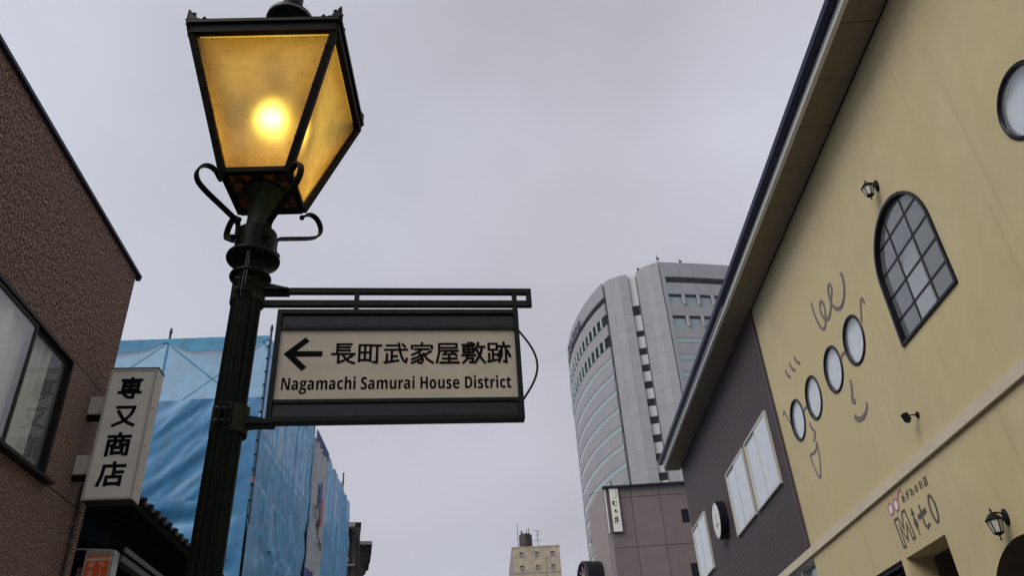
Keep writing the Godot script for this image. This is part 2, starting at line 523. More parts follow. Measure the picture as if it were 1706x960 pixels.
func sky():
	var env := Environment.new()
	env.background_mode = Environment.BG_SKY
	env.tonemap_mode = Environment.TONE_MAPPER_LINEAR
	env.tonemap_exposure = 1.3
	env.sdfgi_enabled = true
	env.ssao_enabled = true
	env.ssil_enabled = true
	env.fog_enabled = true
	env.fog_density = 0.0006
	env.fog_light_color = Color(.74, .75, .79)
	var wd := 768
	var hd := 384
	var im := Image.create(wd, hd, false, Image.FORMAT_RGBF)
	var a := FastNoiseLite.new()
	a.seed = 21; a.frequency = 0.75; a.fractal_octaves = 3
	var b := FastNoiseLite.new()
	b.seed = 5; b.frequency = 2.1; b.fractal_octaves = 5
	for y in hd:
		var el := PI / 2 - PI * (y + 0.5) / hd
		for x in wd:
			var az := TAU * (x + 0.5) / wd
			var d := Vector3(cos(el) * sin(az), sin(el), cos(el) * cos(az))
			var p := Vector3(d.x, d.y * 1.6, d.z)
			var broad := a.get_noise_3dv(p)
			var wisp := b.get_noise_3dv(p)
			var k := 1.0 + 0.24 * broad + 0.15 * wisp
			var blue := clampf(0.5 + 1.2 * broad, 0, 1)
			var c := Color(.440, .438, .496).lerp(Color(.432, .464, .528), blue) * k
			im.set_pixel(x, y, c)
	var pm := PanoramaSkyMaterial.new()
	pm.panorama = ImageTexture.create_from_image(im)
	var s := Sky.new()
	s.sky_material = pm
	env.sky = s
	var we := WorldEnvironment.new()
	we.name = "world"
	we.environment = env
	add_child(we)
	var sun := DirectionalLight3D.new()   # the sun behind thick cloud
	sun.name = "sun"
	sun.light_energy = 0.5
	sun.light_angular_distance = 40.0
	sun.light_color = Color(1.0, .97, .92)
	sun.shadow_enabled = true
	sun.rotation_degrees = Vector3(-44, -50, 0)
	add_child(sun)

func ground():
	var g := MB.new()
	g.quad(Vector3(-1500, 0, 1500), Vector3(1500, 0, 1500), Vector3(1500, 0, -1500), Vector3(-1500, 0, -1500))
	struct("ground", g, M.paving)
	var r := MB.new()
	r.quad(Vector3(-0.6, 0.004, 60), Vector3(3.0, 0.004, 60), Vector3(3.0, 0.004, -90), Vector3(-0.6, 0.004, -90))
	struct("road", r, M.asphalt)
	for s in [[-0.68, "kerb"], [3.08, "kerb"]]:
		struct(s[1], bx(Vector3(s[0], 0.06, -15), Vector3(0.15, 0.12, 150)), M.kerb)
	for x in [-0.35, 2.75]:
		var l := MB.new()
		l.quad(Vector3(x - .07, .008, 60), Vector3(x + .07, .008, 60), Vector3(x + .07, .008, -90), Vector3(x - .07, .008, -90))
		struct("road_line", l, M.white_paint)
	var p := MB.new()
	p.box(Vector3(-5.6, 0.055, -15), Vector3(9.7, 0.11, 150))
	p.box(Vector3(3.9, 0.055, -15), Vector3(1.5, 0.11, 150))
	struct("pavement", p, M.paving)

# ---------------------------------------------------------------- the yellow shop, local x along the wall (towards the camera), z out of it
func circle(r: float, n := 40, c := Vector2.ZERO) -> PackedVector2Array:
	var p := PackedVector2Array()
	for i in n:
		p.append(c + Vector2(cos(TAU * i / n), sin(TAU * i / n)) * r)
	return p

func arch(w: float, y0: float, spring: float, n := 24) -> PackedVector2Array:
	var p := PackedVector2Array([Vector2(-w, y0), Vector2(w, y0)])
	for i in n + 1:
		p.append(Vector2(cos(PI * i / n) * w, spring + sin(PI * i / n) * w))
	return p

func cut(parent: Node, poly: PackedVector2Array, at: Vector3, depth: float, m: Material):
	var c := CSGPolygon3D.new()
	c.name = numbered(parent, "opening")
	c.polygon = poly
	c.depth = depth
	c.position = at + Vector3(0, 0, depth / 2)
	c.operation = CSGShape3D.OPERATION_SUBTRACTION
	c.material = m
	parent.add_child(c, true)

func ring(ro: float, ri: float, z0: float, z1: float, n := 48) -> MB:
	var st := MB.new()
	for i in n:
		var a := Vector3(cos(TAU * i / n), sin(TAU * i / n), 0)
		var b := Vector3(cos(TAU * (i + 1) / n), sin(TAU * (i + 1) / n), 0)
		var f := Vector3(0, 0, z1)
		var g := Vector3(0, 0, z0)
		var k := 0.008
		var fb := Vector3(0, 0, z1 - k)
		st.quad(a * (ri + k) + f, a * (ro - k) + f, b * (ro - k) + f, b * (ri + k) + f)
		st.tri(a * ro + g, b * ro + g, b * ro + fb, a, b, b); st.tri(a * ro + g, b * ro + fb, a * ro + fb, a, b, a)
		st.quad(a * (ro - k) + f, a * ro + fb, b * ro + fb, b * (ro - k) + f)
		st.quad(a * ri + fb, a * (ri + k) + f, b * (ri + k) + f, b * ri + fb)
		st.tri(a * ri + g, b * ri + g, b * ri + fb, -a, -b, -b); st.tri(a * ri + g, b * ri + fb, a * ri + fb, -a, -b, -a)
	return st

func blind_mesh(w: float, h: float, waves: float, amp: float, sd: float) -> MB:   # a hanging cloth with soft folds
	var st := MB.new()
	var n := 28
	for i in n:
		var q := []
		for k in [i, i + 1]:
			var t: float = float(k) / n
			var z := amp * (sin(t * waves * TAU + sd) + 0.5 * sin(t * waves * 2.3 * TAU + sd * 2.0))
			q.append(Vector3((t - .5) * w, 0, z))
		st.quad(q[0] + Vector3(0, -h / 2, 0), q[1] + Vector3(0, -h / 2, 0), q[1] + Vector3(0, h / 2, 0), q[0] + Vector3(0, h / 2, 0))
	return st

func round_blind(i: int) -> MB:   # pale cloth stretched behind a round window, softly bowed
	var st := MB.new()
	for a in 14:
		for b in 14:
			var q := []
			for c in [[0, 0], [1, 0], [1, 1], [0, 1]]:
				var x: float = -.29 + .58 * (a + c[0]) / 14.0
				var y: float = -.29 + .58 * (b + c[1]) / 14.0
				q.append(Vector3(x, y, -.008 + .018 * cos(x * 4.0 + i * .6) * cos(y * 3.0) + .004 * sin(x * 26.0 + i * 2.0)))
			st.quad(q[0], q[1], q[2], q[3])
	return st

func sliding_window(o: Node3D, x0: float, y0: float, x1: float, y1: float):
	var w := Node3D.new()
	w.name = numbered(o, "window")
	o.add_child(w, true)
	w.position = Vector3((x0 + x1) / 2, (y0 + y1) / 2, .070)
	var hw := (x1 - x0) / 2
	var hh := (y1 - y0) / 2
	var f := MB.new()
	f.frame(-hw, -hh, hw, hh, 0.030, -0.04, 0.010)
	put("frame", f, M.window_frame, w)
	var s := MB.new()
	s.frame(-hw + .031, -hh + .031, 0.02, hh - .031, 0.020, -0.031, -0.012)
	s.frame(-0.02, -hh + .031, hw - .031, hh - .031, 0.020, -0.010, 0.006)
	put("sash", s, M.window_frame, w)
	var b := MB.new()
	b.box(Vector3(-hw / 2, 0, -0.028), Vector3(hw - .03, 2 * hh - .09, 0.006))
	b.box(Vector3(hw / 2, 0, -0.007), Vector3(hw - .03, 2 * hh - .09, 0.006))
	put("blind", b, M.blind, w)
	for k in 2:
		put("pane", bx(Vector3([-hw / 2, hw / 2][k], 0, [-.020, .001][k]), Vector3(hw - .03, 2 * hh - .09, .004)), M.glass, w)

func yellow_building():
	var o := thing("yellow_shop", "long two storey yellow stucco shop with dark ribbed siding at its far end", "building", Vector3(4.2, 0, 0), -PI / 2)
	var wall := CSGBox3D.new()
	wall.name = "wall"
	wall.size = Vector3(24.09, 8.47, 0.3)
	wall.position = Vector3(-0.045, 4.235, -0.15)
	wall.material = M.yellow_stucco
	var off := -wall.position
	for c in [-11.26, -10.45, -9.55, -8.74, -4.70]:
		cut(wall, circle(.285), Vector3(c, 6.035, 0) + off, .5, M.black_ring)
	cut(wall, arch(.625, 5.41, 6.165), Vector3(-7.03, 0, 0) + off, 1.0, M.black_ring)
	cut(wall, PackedVector2Array([Vector2(-9.165, .12), Vector2(-8.175, .12), Vector2(-8.175, 3.51), Vector2(-9.165, 3.51)]), off, 1.0, M.yellow_stucco)
	cut(wall, PackedVector2Array([Vector2(-10.4, 2.2), Vector2(-9.30, 2.2), Vector2(-9.30, 3.525), Vector2(-10.4, 3.525)]), off, 1.0, M.yellow_stucco)
	cut(wall, arch(.80, .12, 2.38), Vector3(-7.0, 0, 0) + off, 1.0, M.porch)
	o.add_child(wall)
	# the body behind the facade
	var body := MB.new()
	body.box(Vector3(-4.0, 4.2, -9.8), Vector3(32, 8.4, .3))
	body.box(Vector3(11.85, 4.2, -5.0), Vector3(.3, 8.4, 9.3))
	body.box(Vector3(-19.9, 4.2, -5.0), Vector3(.3, 8.4, 9.3))
	put("body_wall", body, M.house_wall, o)
	put("upper_floor", bx(Vector3(-4, 4.25, -5.0), Vector3(31.4, .2, 9.2)), M.dark_room, o)
	var rf := MB.new()
	rf.prism(PackedVector2Array([Vector2(-.49, 8.63), Vector2(5, 10.2), Vector2(10.3, 8.60), Vector2(10.3, 8.50), Vector2(5, 10.08), Vector2(-.49, 8.54)]), -12.1, 20.1)
	var roof := put("roof", rf, M.navy_trim, o)
	roof.rotation.y = PI / 2
	# under the eave: one board after another, with dark joints
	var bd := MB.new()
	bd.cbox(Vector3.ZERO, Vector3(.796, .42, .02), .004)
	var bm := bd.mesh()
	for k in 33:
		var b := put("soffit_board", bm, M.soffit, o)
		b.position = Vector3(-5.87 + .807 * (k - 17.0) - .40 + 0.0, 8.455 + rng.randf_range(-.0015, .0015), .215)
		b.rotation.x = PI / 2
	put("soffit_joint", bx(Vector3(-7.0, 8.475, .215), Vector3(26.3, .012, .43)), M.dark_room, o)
	put("wall_joint", bx(Vector3(-7.0, 8.452, .012), Vector3(26.2, .03, .02)), M.dark_room, o)
	put("fascia", bx(Vector3(-4.3, 8.475, .470), Vector3(31.6, .115, .055)), M.pale_trim, o)
	var gt := MB.new()
	gt.prism(PackedVector2Array([Vector2(.50, 8.62), Vector2(.50, 8.545), Vector2(.52, 8.522), Vector2(.565, 8.522), Vector2(.59, 8.55), Vector2(.60, 8.62)]), -11.5, 20.15)
	put("gutter", gt, M.navy_trim, o).rotation.y = -PI / 2
	o.get_node("gutter").scale = Vector3(1, 1, 1)
	var bn := MB.new()
	bn.xf = Transform3D(Basis(Vector3.UP, 0), Vector3.ZERO)
	bn.box(Vector3(-4.1, 4.29, .020), Vector3(32.0, .112, .04))
	put("band_course", bn, M.band, o)
	# dark ribbed siding: one folded sheet
	var sd := MB.new()
	var x := -20.05
	while x < -12.12:
		var p := [Vector2(x, .038), Vector2(x + .064, .038), Vector2(x + .070, .0), Vector2(x + .092, .0), Vector2(x + .098, .038)]
		for i in 4:
			sd.quad(Vector3(p[i].x, 4.33, p[i].y), Vector3(p[i + 1].x, 4.33, p[i + 1].y), Vector3(p[i + 1].x, 8.45, p[i + 1].y), Vector3(p[i].x, 8.45, p[i].y))
		x += .098
	put("siding", sd, M.siding, o)
	put("siding_backing", bx(Vector3(-16.08, 6.4, -.1), Vector3(7.95, 4.1, .2)), M.dark_room, o)
	put("corner_trim", bx(Vector3(-12.10, 6.41, .02), Vector3(.05, 4.08, .05)), M.siding, o)
	# windows in the siding
	sliding_window(o, -14.06, 5.48, -12.50, 6.73)
	sliding_window(o, -15.77, 5.49, -14.25, 6.735)
	sliding_window(o, -19.93, 5.48, -18.31, 6.75)
	# pale glazed shopfront under the siding
	var sf := MB.new()
	sf.box(Vector3(-16.1, 2.1, -.28), Vector3(7.9, 4.18, .05))
	put("shopfront_blind", sf, M.blind, o)
	var sfm := MB.new()
	for k in 6:
		sfm.box(Vector3(-12.9 - k * 1.3, 2.1, -.1), Vector3(.06, 4.18, .12))
	put("shopfront_mullion", sfm, M.aluminium, o)
	put("shopfront_glass", bx(Vector3(-16.1, 2.1, -.12), Vector3(7.9, 4.18, .006)), M.glass, o)
	# round windows, two of them a pair of spectacles each
	var cs := [-11.26, -10.45, -9.55, -8.74, -4.70]
	for i in 5:
		var w := Node3D.new()
		w.name = numbered(o, "round_window")
		o.add_child(w, true)
		w.position = Vector3(cs[i], 6.035, 0)
		put("ring", ring(.305, .280, -.06, .018), M.black_ring, w)
		put("rim", ring(.320, .3055, .0, .012), [M.blue_ring, M.blue_ring, M.purple_ring, M.purple_ring, M.black_ring][i], w)
		var gl := MB.new()
		gl.prism(circle(.28), -.012, -.008)
		put("pane", gl, M.glass, w)
		var bl := put("blind", round_blind(i), M.blind, w)
		bl.position.z = -.045
		var bb := MB.new()
		bb.box(Vector3(0, 0, -.52), Vector3(.9, .9, .02))
		put("blind_backing", bb, M.room_grey, w)
	# doodle faces painted round the spectacles
	doodle(o, "temple", M.doodle_purple, [[-8.19, 6.24], [-8.2, 6.31], [-8.26, 6.315], [-8.33, 6.22], [-8.40, 6.10]], .034)
	doodle(o, "temple", M.doodle_blue, [[-11.82, 6.345], [-11.745, 6.39], [-11.60, 6.12]], .034)
	doodle(o, "bridge", M.doodle_purple, [[-9.24, 6.03], [-9.145, 6.06], [-9.05, 6.03]], .034)
	doodle(o, "bridge", M.doodle_blue, [[-10.96, 6.03], [-10.86, 6.06], [-10.76, 6.03]], .034)
	var hair := [[-9.612, 7.101], [-9.622, 6.95], [-9.604, 6.829], [-9.55, 6.68], [-9.474, 6.609], [-9.40, 6.61], [-9.32, 6.68], [-9.255, 6.80], [-9.263, 6.902], [-9.32, 6.945], [-9.385, 6.90], [-9.40, 6.82], [-9.37, 6.72], [-9.30, 6.655], [-9.2, 6.64], [-9.10, 6.69], [-8.98, 6.79], [-8.90, 6.86], [-8.885, 6.93], [-8.93, 6.97], [-8.99, 6.94], [-9.02, 6.85], [-9.02, 6.74], [-8.97, 6.644], [-8.89, 6.58], [-8.80, 6.548], [-8.68, 6.57], [-8.59, 6.63], [-8.53, 6.72], [-8.50, 6.80], [-8.512, 6.875]]
	doodle(o, "hair_curl", M.doodle_grey, hair, .046)
	doodle(o, "hair_dash", M.doodle_grey, [[-11.241, 6.847], [-11.19, 6.74], [-11.097, 6.669]], .05)
	doodle(o, "hair_dash", M.doodle_grey, [[-10.994, 6.848], [-10.94, 6.73], [-10.844, 6.659]], .05)
	doodle(o, "hair_dash", M.doodle_grey, [[-10.748, 6.837], [-10.69, 6.72], [-10.590, 6.651]], .05)
	doodle(o, "nose", M.doodle_grey, [[-9.174, 5.696], [-9.186, 5.603], [-9.25, 5.52], [-9.275, 5.46], [-9.21, 5.425]], .045, .07)
	doodle(o, "mouth", M.doodle_grey, [[-9.347, 5.282], [-9.30, 5.225], [-9.22, 5.195], [-9.12, 5.18], [-9.02, 5.20], [-8.95, 5.24], [-8.926, 5.285]], .075, .03)
	doodle(o, "nose", M.doodle_grey, [[-10.837, 5.808], [-10.824, 5.729], [-10.735, 5.635], [-10.78, 5.59], [-10.865, 5.546]], .045)
	doodle(o, "mouth", M.doodle_grey, [[-10.769, 5.50], [-10.86, 5.43], [-10.99, 5.415], [-11.143, 5.433], [-11.12, 5.25], [-11.034, 5.078], [-10.96, 5.08], [-10.87, 5.20], [-10.80, 5.36], [-10.769, 5.50]], .034)
	# arched window
	var aw := Node3D.new()
	aw.name = "arched_window"
	o.add_child(aw)
	aw.position = Vector3(-7.03, 0, 0)
	var af := MB.new()
	var outer := arch(.655, 5.38, 6.165)
	var inner := arch(.622, 5.408, 6.165)
	for i in outer.size():
		var k := (i + 1) % outer.size()
		var a := outer[i]; var b := outer[k]; var c := inner[k]; var d := inner[i]
		af.quad(Vector3(a.x, a.y, .025), Vector3(b.x, b.y, .025), Vector3(c.x, c.y, .025), Vector3(d.x, d.y, .025))
		af.quad(Vector3(a.x, a.y, .0), Vector3(b.x, b.y, .0), Vector3(b.x, b.y, .025), Vector3(a.x, a.y, .025))
		af.quad(Vector3(d.x, d.y, .025), Vector3(c.x, c.y, .025), Vector3(c.x, c.y, -.055), Vector3(d.x, d.y, -.055))
	put("frame", af, M.black_ring, aw)
	for vx in [-.205, .205]:
		var top := 6.165 + sqrt(.60 * .60 - .042)
		put("glazing_bar", bx(Vector3(vx, (5.42 + top) / 2, -.03), Vector3(.024, top - 5.42, .012)), M.black_ring, aw)
	for hy in [5.68, 5.96, 6.24, 6.52]:
		var half := .60 if hy < 6.165 else sqrt(.60 * .60 - (hy - 6.165) * (hy - 6.165))
		put("glazing_bar", bx(Vector3(0, hy, -.0295), Vector3(half * 2, .023, .010)), M.black_ring, aw)
	var ag := MB.new()
	ag.prism(arch(.61, 5.42, 6.165), -.034, -.030)
	put("pane", ag, M.glass, aw)
	var rm := MB.new()
	rm.box(Vector3(0, 6.1, -1.5), Vector3(4.4, 3.4, .1))
	rm.box(Vector3(-2.2, 6.1, -1.6), Vector3(.1, 3.4, 2.6))
	rm.box(Vector3(2.2, 6.1, -1.6), Vector3(.1, 3.4, 2.6))
	put("room_wall", rm, M.room_white, aw)
	put("room_ceiling", bx(Vector3(0, 7.6, -1.65), Vector3(4.3, .1, 2.6)), M.room_white, aw)
	var ct := put("curtain", blind_mesh(.34, 1.25, 2.0, .02, 1.0), M.room_white, aw)
	ct.position = Vector3(-.43, 5.9, -.3)
	for p in [Vector3(.25, 6.05, -1.0), Vector3(-.3, 5.75, -.9)]:
		var sh := MB.new()
		sh.lathe([Vector2(.0, .0), Vector2(.13, .0), Vector2(.09, .16), Vector2(.0, .17)], 16, p)
		sh.tube([p + Vector3(0, .16, 0), Vector3(p.x, 7.5, p.z)], .006, 6)
		put("pendant_shade", sh, M.room_white, aw)
	# doorway and low window
	var dn := MB.new()
	dn.box(Vector3(-9.32, 1.85, -1.05), Vector3(.3, 3.6, 1.5))
	dn.box(Vector3(-8.02, 1.85, -1.05), Vector3(.3, 3.6, 1.5))
	dn.box(Vector3(-8.67, 1.85, -1.85), Vector3(1.6, 3.6, .1))
	put("porch_wall", dn, M.porch, o)
	put("porch_ceiling", bx(Vector3(-8.67, 3.57, -1.05), Vector3(1.0, .1, 1.5)), M.porch, o)
	put("door", bx(Vector3(-8.67, 1.2, -1.78), Vector3(.85, 2.15, .05)), M.porch, o)
	var lw := Node3D.new()
	lw.name = "low_window"
	o.add_child(lw)
	var lwf := MB.new()
	lwf.frame(-10.4, 2.2, -9.30, 3.525, .05, -.14, -.03)
	put("frame", lwf, M.black_louvre, lw)
	for k in 14:
		put("louvre", bx(Vector3(-9.85, 2.28 + k * .09, -.09), Vector3(1.0, .085, .008), Basis(Vector3.RIGHT, -.6)), M.black_louvre, lw)
	put("backing", bx(Vector3(-9.85, 2.86, -.2), Vector3(1.1, 1.33, .02)), M.dark_room, lw)
	# arched doorway
	var ad := MB.new()
	ad.prism(arch(.83, .12, 2.38), -.9, -.86)
	var adm := put("arch_door", ad, M.dark_room, o)
	adm.position.x = -7.0
	var rv := MB.new()
	var ra := arch(.802, .12, 2.38)
	for i in range(1, ra.size() - 1):
		rv.quad(Vector3(ra[i].x, ra[i].y, -.005), Vector3(ra[i + 1].x, ra[i + 1].y, -.005), Vector3(ra[i + 1].x, ra[i + 1].y, -.88), Vector3(ra[i].x, ra[i].y, -.88))
	put("arch_reveal", rv, M.porch, o).position.x = -7.0
	# the shop's painted name
	var sg := Node3D.new()
	sg.name = "painted_name"
	o.add_child(sg)
	sg.position.z = .001
	var kx := -8.83
	for ch in ["め", "が", "ね", "の", "お", "店"]:
		var kn := MB.new()
		glyph(kn, ch, kx, 4.115, .085, .095, .011, 0, .003)
		kx += .118
		put("small_character", kn, M.logo_brown, sg)
	var sp := MB.new()
	for c in [-9.165, -9.005]:
		var pts := []
		for i in 25:
			pts.append(Vector2(c + .062 * cos(TAU * i / 24), 4.06 + .062 * sin(TAU * i / 24)))
		sp.strip(pts, .018, 0, .004, -1, 0)
	sp.strip([Vector2(-8.95, 4.08), Vector2(-8.87, 4.155), Vector2(-8.80, 4.175), Vector2(-8.79, 4.14)], .016, 0, .004)
	put("spectacles_mark", sp, M.pink_frame, sg)
	var ln := MB.new()
	for c in [-9.165, -9.005]:
		ln.prism(circle(.056, 20, Vector2(c, 4.06)), 0, .002)
	put("lens", ln, M.lens_white, sg)
	var lt := MB.new()
	var mo := [Vector2(-9.135, 3.62), Vector2(-9.165, 3.93), Vector2(-9.06, 3.93), Vector2(-9.00, 3.79), Vector2(-8.93, 3.955), Vector2(-8.85, 3.955), Vector2(-8.80, 3.65), Vector2(-8.86, 3.64)]
	lt.strip(mo, .024, 0, .004)
	lt.strip([Vector2(-8.86, 3.64), Vector2(-8.90, 3.82), Vector2(-8.985, 3.66), Vector2(-9.08, 3.84), Vector2(-9.075, 3.62), Vector2(-9.135, 3.62)], .022, 0, .0043)
	lt.prism(PackedVector2Array([Vector2(-8.70, 3.84), Vector2(-8.655, 3.80), Vector2(-8.64, 3.76), Vector2(-8.655, 3.72), Vector2(-8.685, 3.69), Vector2(-8.715, 3.73), Vector2(-8.725, 3.78)]), 0, .004)
	lt.prism(PackedVector2Array([Vector2(-8.685, 3.93), Vector2(-8.65, 3.86), Vector2(-8.73, 3.86)]), 0, .0041)
	lt.strip([Vector2(-8.685, 3.92), Vector2(-8.68, 3.64)], .016, 0, .0044)
	lt.strip([Vector2(-8.50, 3.90), Vector2(-8.50, 3.70), Vector2(-8.46, 3.655), Vector2(-8.40, 3.68)], .028, 0, .004)
	lt.strip([Vector2(-8.58, 3.80), Vector2(-8.40, 3.82)], .05, 0, .0042)
	var op := []
	for i in 25:
		op.append(Vector2(-8.222 + .062 * cos(TAU * i / 24), 3.785 + .135 * sin(TAU * i / 24)))
	lt.strip(op, .03, 0, .004, -1, 0)
	put("large_lettering", lt, M.logo_brown, sg)

func doodle(o: Node, called: String, m: Material, pts: Array, w: float, w_end := -1.0):
	var st := MB.new()
	var q := []
	for p in pts:
		q.append(Vector2(p[0], p[1]))
	if q.size() > 5:   # rounded through the given points
		var r := []
		for i in q.size() - 1:
			for k in 3:
				r.append(q[i].cubic_interpolate(q[i + 1], q[maxi(i - 1, 0)], q[mini(i + 2, q.size() - 1)], k / 3.0))
		r.append(q[-1])
		q = r
	st.strip(q, w, 0.0, .006, w_end, .1)
	put(called, st, m, o)

# ---------------------------------------------------------------- fittings on the yellow wall
func wall_point(s: float, y: float, out: float) -> Vector3:
	return Vector3(4.2 - out, y, -s)

func wall_fittings():
	var l := thing("wall_lantern", "black wall lantern above the arched doorway, lower of the two lanterns", "wall lamp", wall_point(7.05, 3.36, 0), -PI / 2, "black lanterns on the yellow wall")
	var pl := MB.new()
	pl.lathe([Vector2(0, 0), Vector2(.062, 0), Vector2(.062, .018), Vector2(.045, .03), Vector2(0, .034)], 20, Vector3.ZERO, Basis(Vector3.RIGHT, PI / 2).scaled_local(Vector3(1, 1, 1.75)))
	put("back_plate", pl, M.lamp_black, l)
	var ar := MB.new()
	ar.tube([Vector3(0, .03, .02), Vector3(0, .06, .07), Vector3(0, .065, .12), Vector3(0, .06, .17)], .012, 8)
	ar.tube([Vector3(0, -.03, .02), Vector3(0, -.035, .07), Vector3(0, .0, .11), Vector3(0, .04, .13)], .009, 8)
	put("arm", ar, M.lamp_black, l)
	var c := Vector3(0, 0, .17)
	var cap := MB.new()
	cap.lathe([Vector2(.105, -.035), Vector2(.11, -.028), Vector2(.09, .0), Vector2(.05, .045), Vector2(.02, .06), Vector2(.0, .062)], 6, c)
	cap.lathe([Vector2(0, -.036), Vector2(.105, -.035)], 6, c)
	put("cap", cap, M.lamp_black, l)
	var fin := MB.new()
	fin.lathe([Vector2(.01, .06), Vector2(.012, .085), Vector2(.018, .095), Vector2(.008, .11), Vector2(.004, .135), Vector2(0, .137)], 10, c)
	put("finial", fin, M.lamp_black, l)
	fin = MB.new()
	fin.lathe([Vector2(0, -.30), Vector2(.006, -.29), Vector2(.014, -.265), Vector2(.006, -.25), Vector2(.012, -.225), Vector2(.05, -.205)], 10, c)
	put("finial", fin, M.lamp_black, l)
	for k in 6:
		var a0 := TAU * k / 6
		var a1 := TAU * (k + 1) / 6
		var p := MB.new()
		var t0 := c + Vector3(cos(a0) * .09, -.037, sin(a0) * .09)
		var t1 := c + Vector3(cos(a1) * .09, -.037, sin(a1) * .09)
		var b0 := c + Vector3(cos(a0) * .055, -.19, sin(a0) * .055)
		var b1 := c + Vector3(cos(a1) * .055, -.19, sin(a1) * .055)
		p.quad(b1, b0, t0, t1)
		put("pane", p, M.lamp_pane, l)
		var f := MB.new()
		f.bar(c + Vector3(cos(a0) * .094, -.036, sin(a0) * .094), c + Vector3(cos(a0) * .058, -.192, sin(a0) * .058), .011, .011)
		put("frame_bar", f, M.lamp_black, l)
	var cup := MB.new()
	cup.lathe([Vector2(0, -.215), Vector2(.045, -.21), Vector2(.064, -.195), Vector2(.064, -.186), Vector2(0, -.184)], 6, c)
	put("base_cup", cup, M.lamp_black, l)
	l.scale = Vector3.ONE * .68
	var l2 := copy(l, "small black wall lantern high beside the arched lattice window")
	l2.position = wall_point(7.05, 7.10, 0)
	# spotlight
	var s := thing("wall_spotlight", "small black spotlight on a round base above the beige band", "spotlight", wall_point(7.885, 4.68, 0), -PI / 2)
	var bs := MB.new()
	bs.lathe([Vector2(0, 0), Vector2(.05, 0), Vector2(.05, .02), Vector2(.036, .034), Vector2(0, .036)], 20, Vector3.ZERO, Basis(Vector3.RIGHT, PI / 2))
	put("base", bs, M.lamp_black, s)
	var am := MB.new()
	am.tube([Vector3(0, 0, .03), Vector3(-.01, .005, .10), Vector3(-.02, .0, .15)], .012, 8)
	put("arm", am, M.lamp_black, s)
	var hd := MB.new()
	hd.box(Vector3(-.03, -.02, .19), Vector3(.085, .13, .085), Basis.from_euler(Vector3(.25, .3, .1)))
	put("lamp_head", hd, M.lamp_black, s)
	var hr := MB.new()
	hr.lathe([Vector2(.0, .0), Vector2(.036, 0), Vector2(.04, -.02), Vector2(.0, -.022)], 14, Vector3(-.03, -.085, .175))
	put("lamp_rim", hr, M.lamp_black, s)
	s.scale = Vector3.ONE * .65
	# round sign on the siding
	var r := thing("round_sign", "white round sign with a deep black rim on the dark siding", "sign", wall_point(16.70, 6.08, 0), -PI / 2)
	var dr := MB.new()
	var turn := Basis(Vector3.RIGHT, PI / 2)
	dr.lathe([Vector2(0, .036), Vector2(.385, .036), Vector2(.385, .20), Vector2(.375, .212), Vector2(.36, .212), Vector2(.36, .20)], 48, Vector3.ZERO, turn)
	put("rim", dr, M.black_ring, r)
	var fc := MB.new()
	fc.lathe([Vector2(.362, .20), Vector2(.30, .206), Vector2(0, .208)], 48, Vector3.ZERO, turn)
	put("face", fc, M.signbox_white, r)
	var mk := MB.new()
	mk.strip([Vector2(-.03, .06), Vector2(.0, .11), Vector2(.03, .06)], .012, .206, .2095)
	mk.strip([Vector2(-.06, .0), Vector2(-.02, .02), Vector2(.02, .0), Vector2(.06, .02)], .010, .206, .2096)
	for k in 5:
		mk.strip([Vector2(-.13 + k * .06, -.13 + .02 * (k % 2)), Vector2(-.11 + k * .06, -.07), Vector2(-.09 + k * .06, -.12)], .012, .206, .2094 + .0001 * k)
	put("mark", mk, M.grey_trim, r)

# ---------------------------------------------------------------- left side
const LEFT_TURN := 1.675516   # the wall line leaves to the left by 6 degrees; local x runs away from the camera along it
var left_at := Vector3(-3.40126488, 0, 0.35748734)

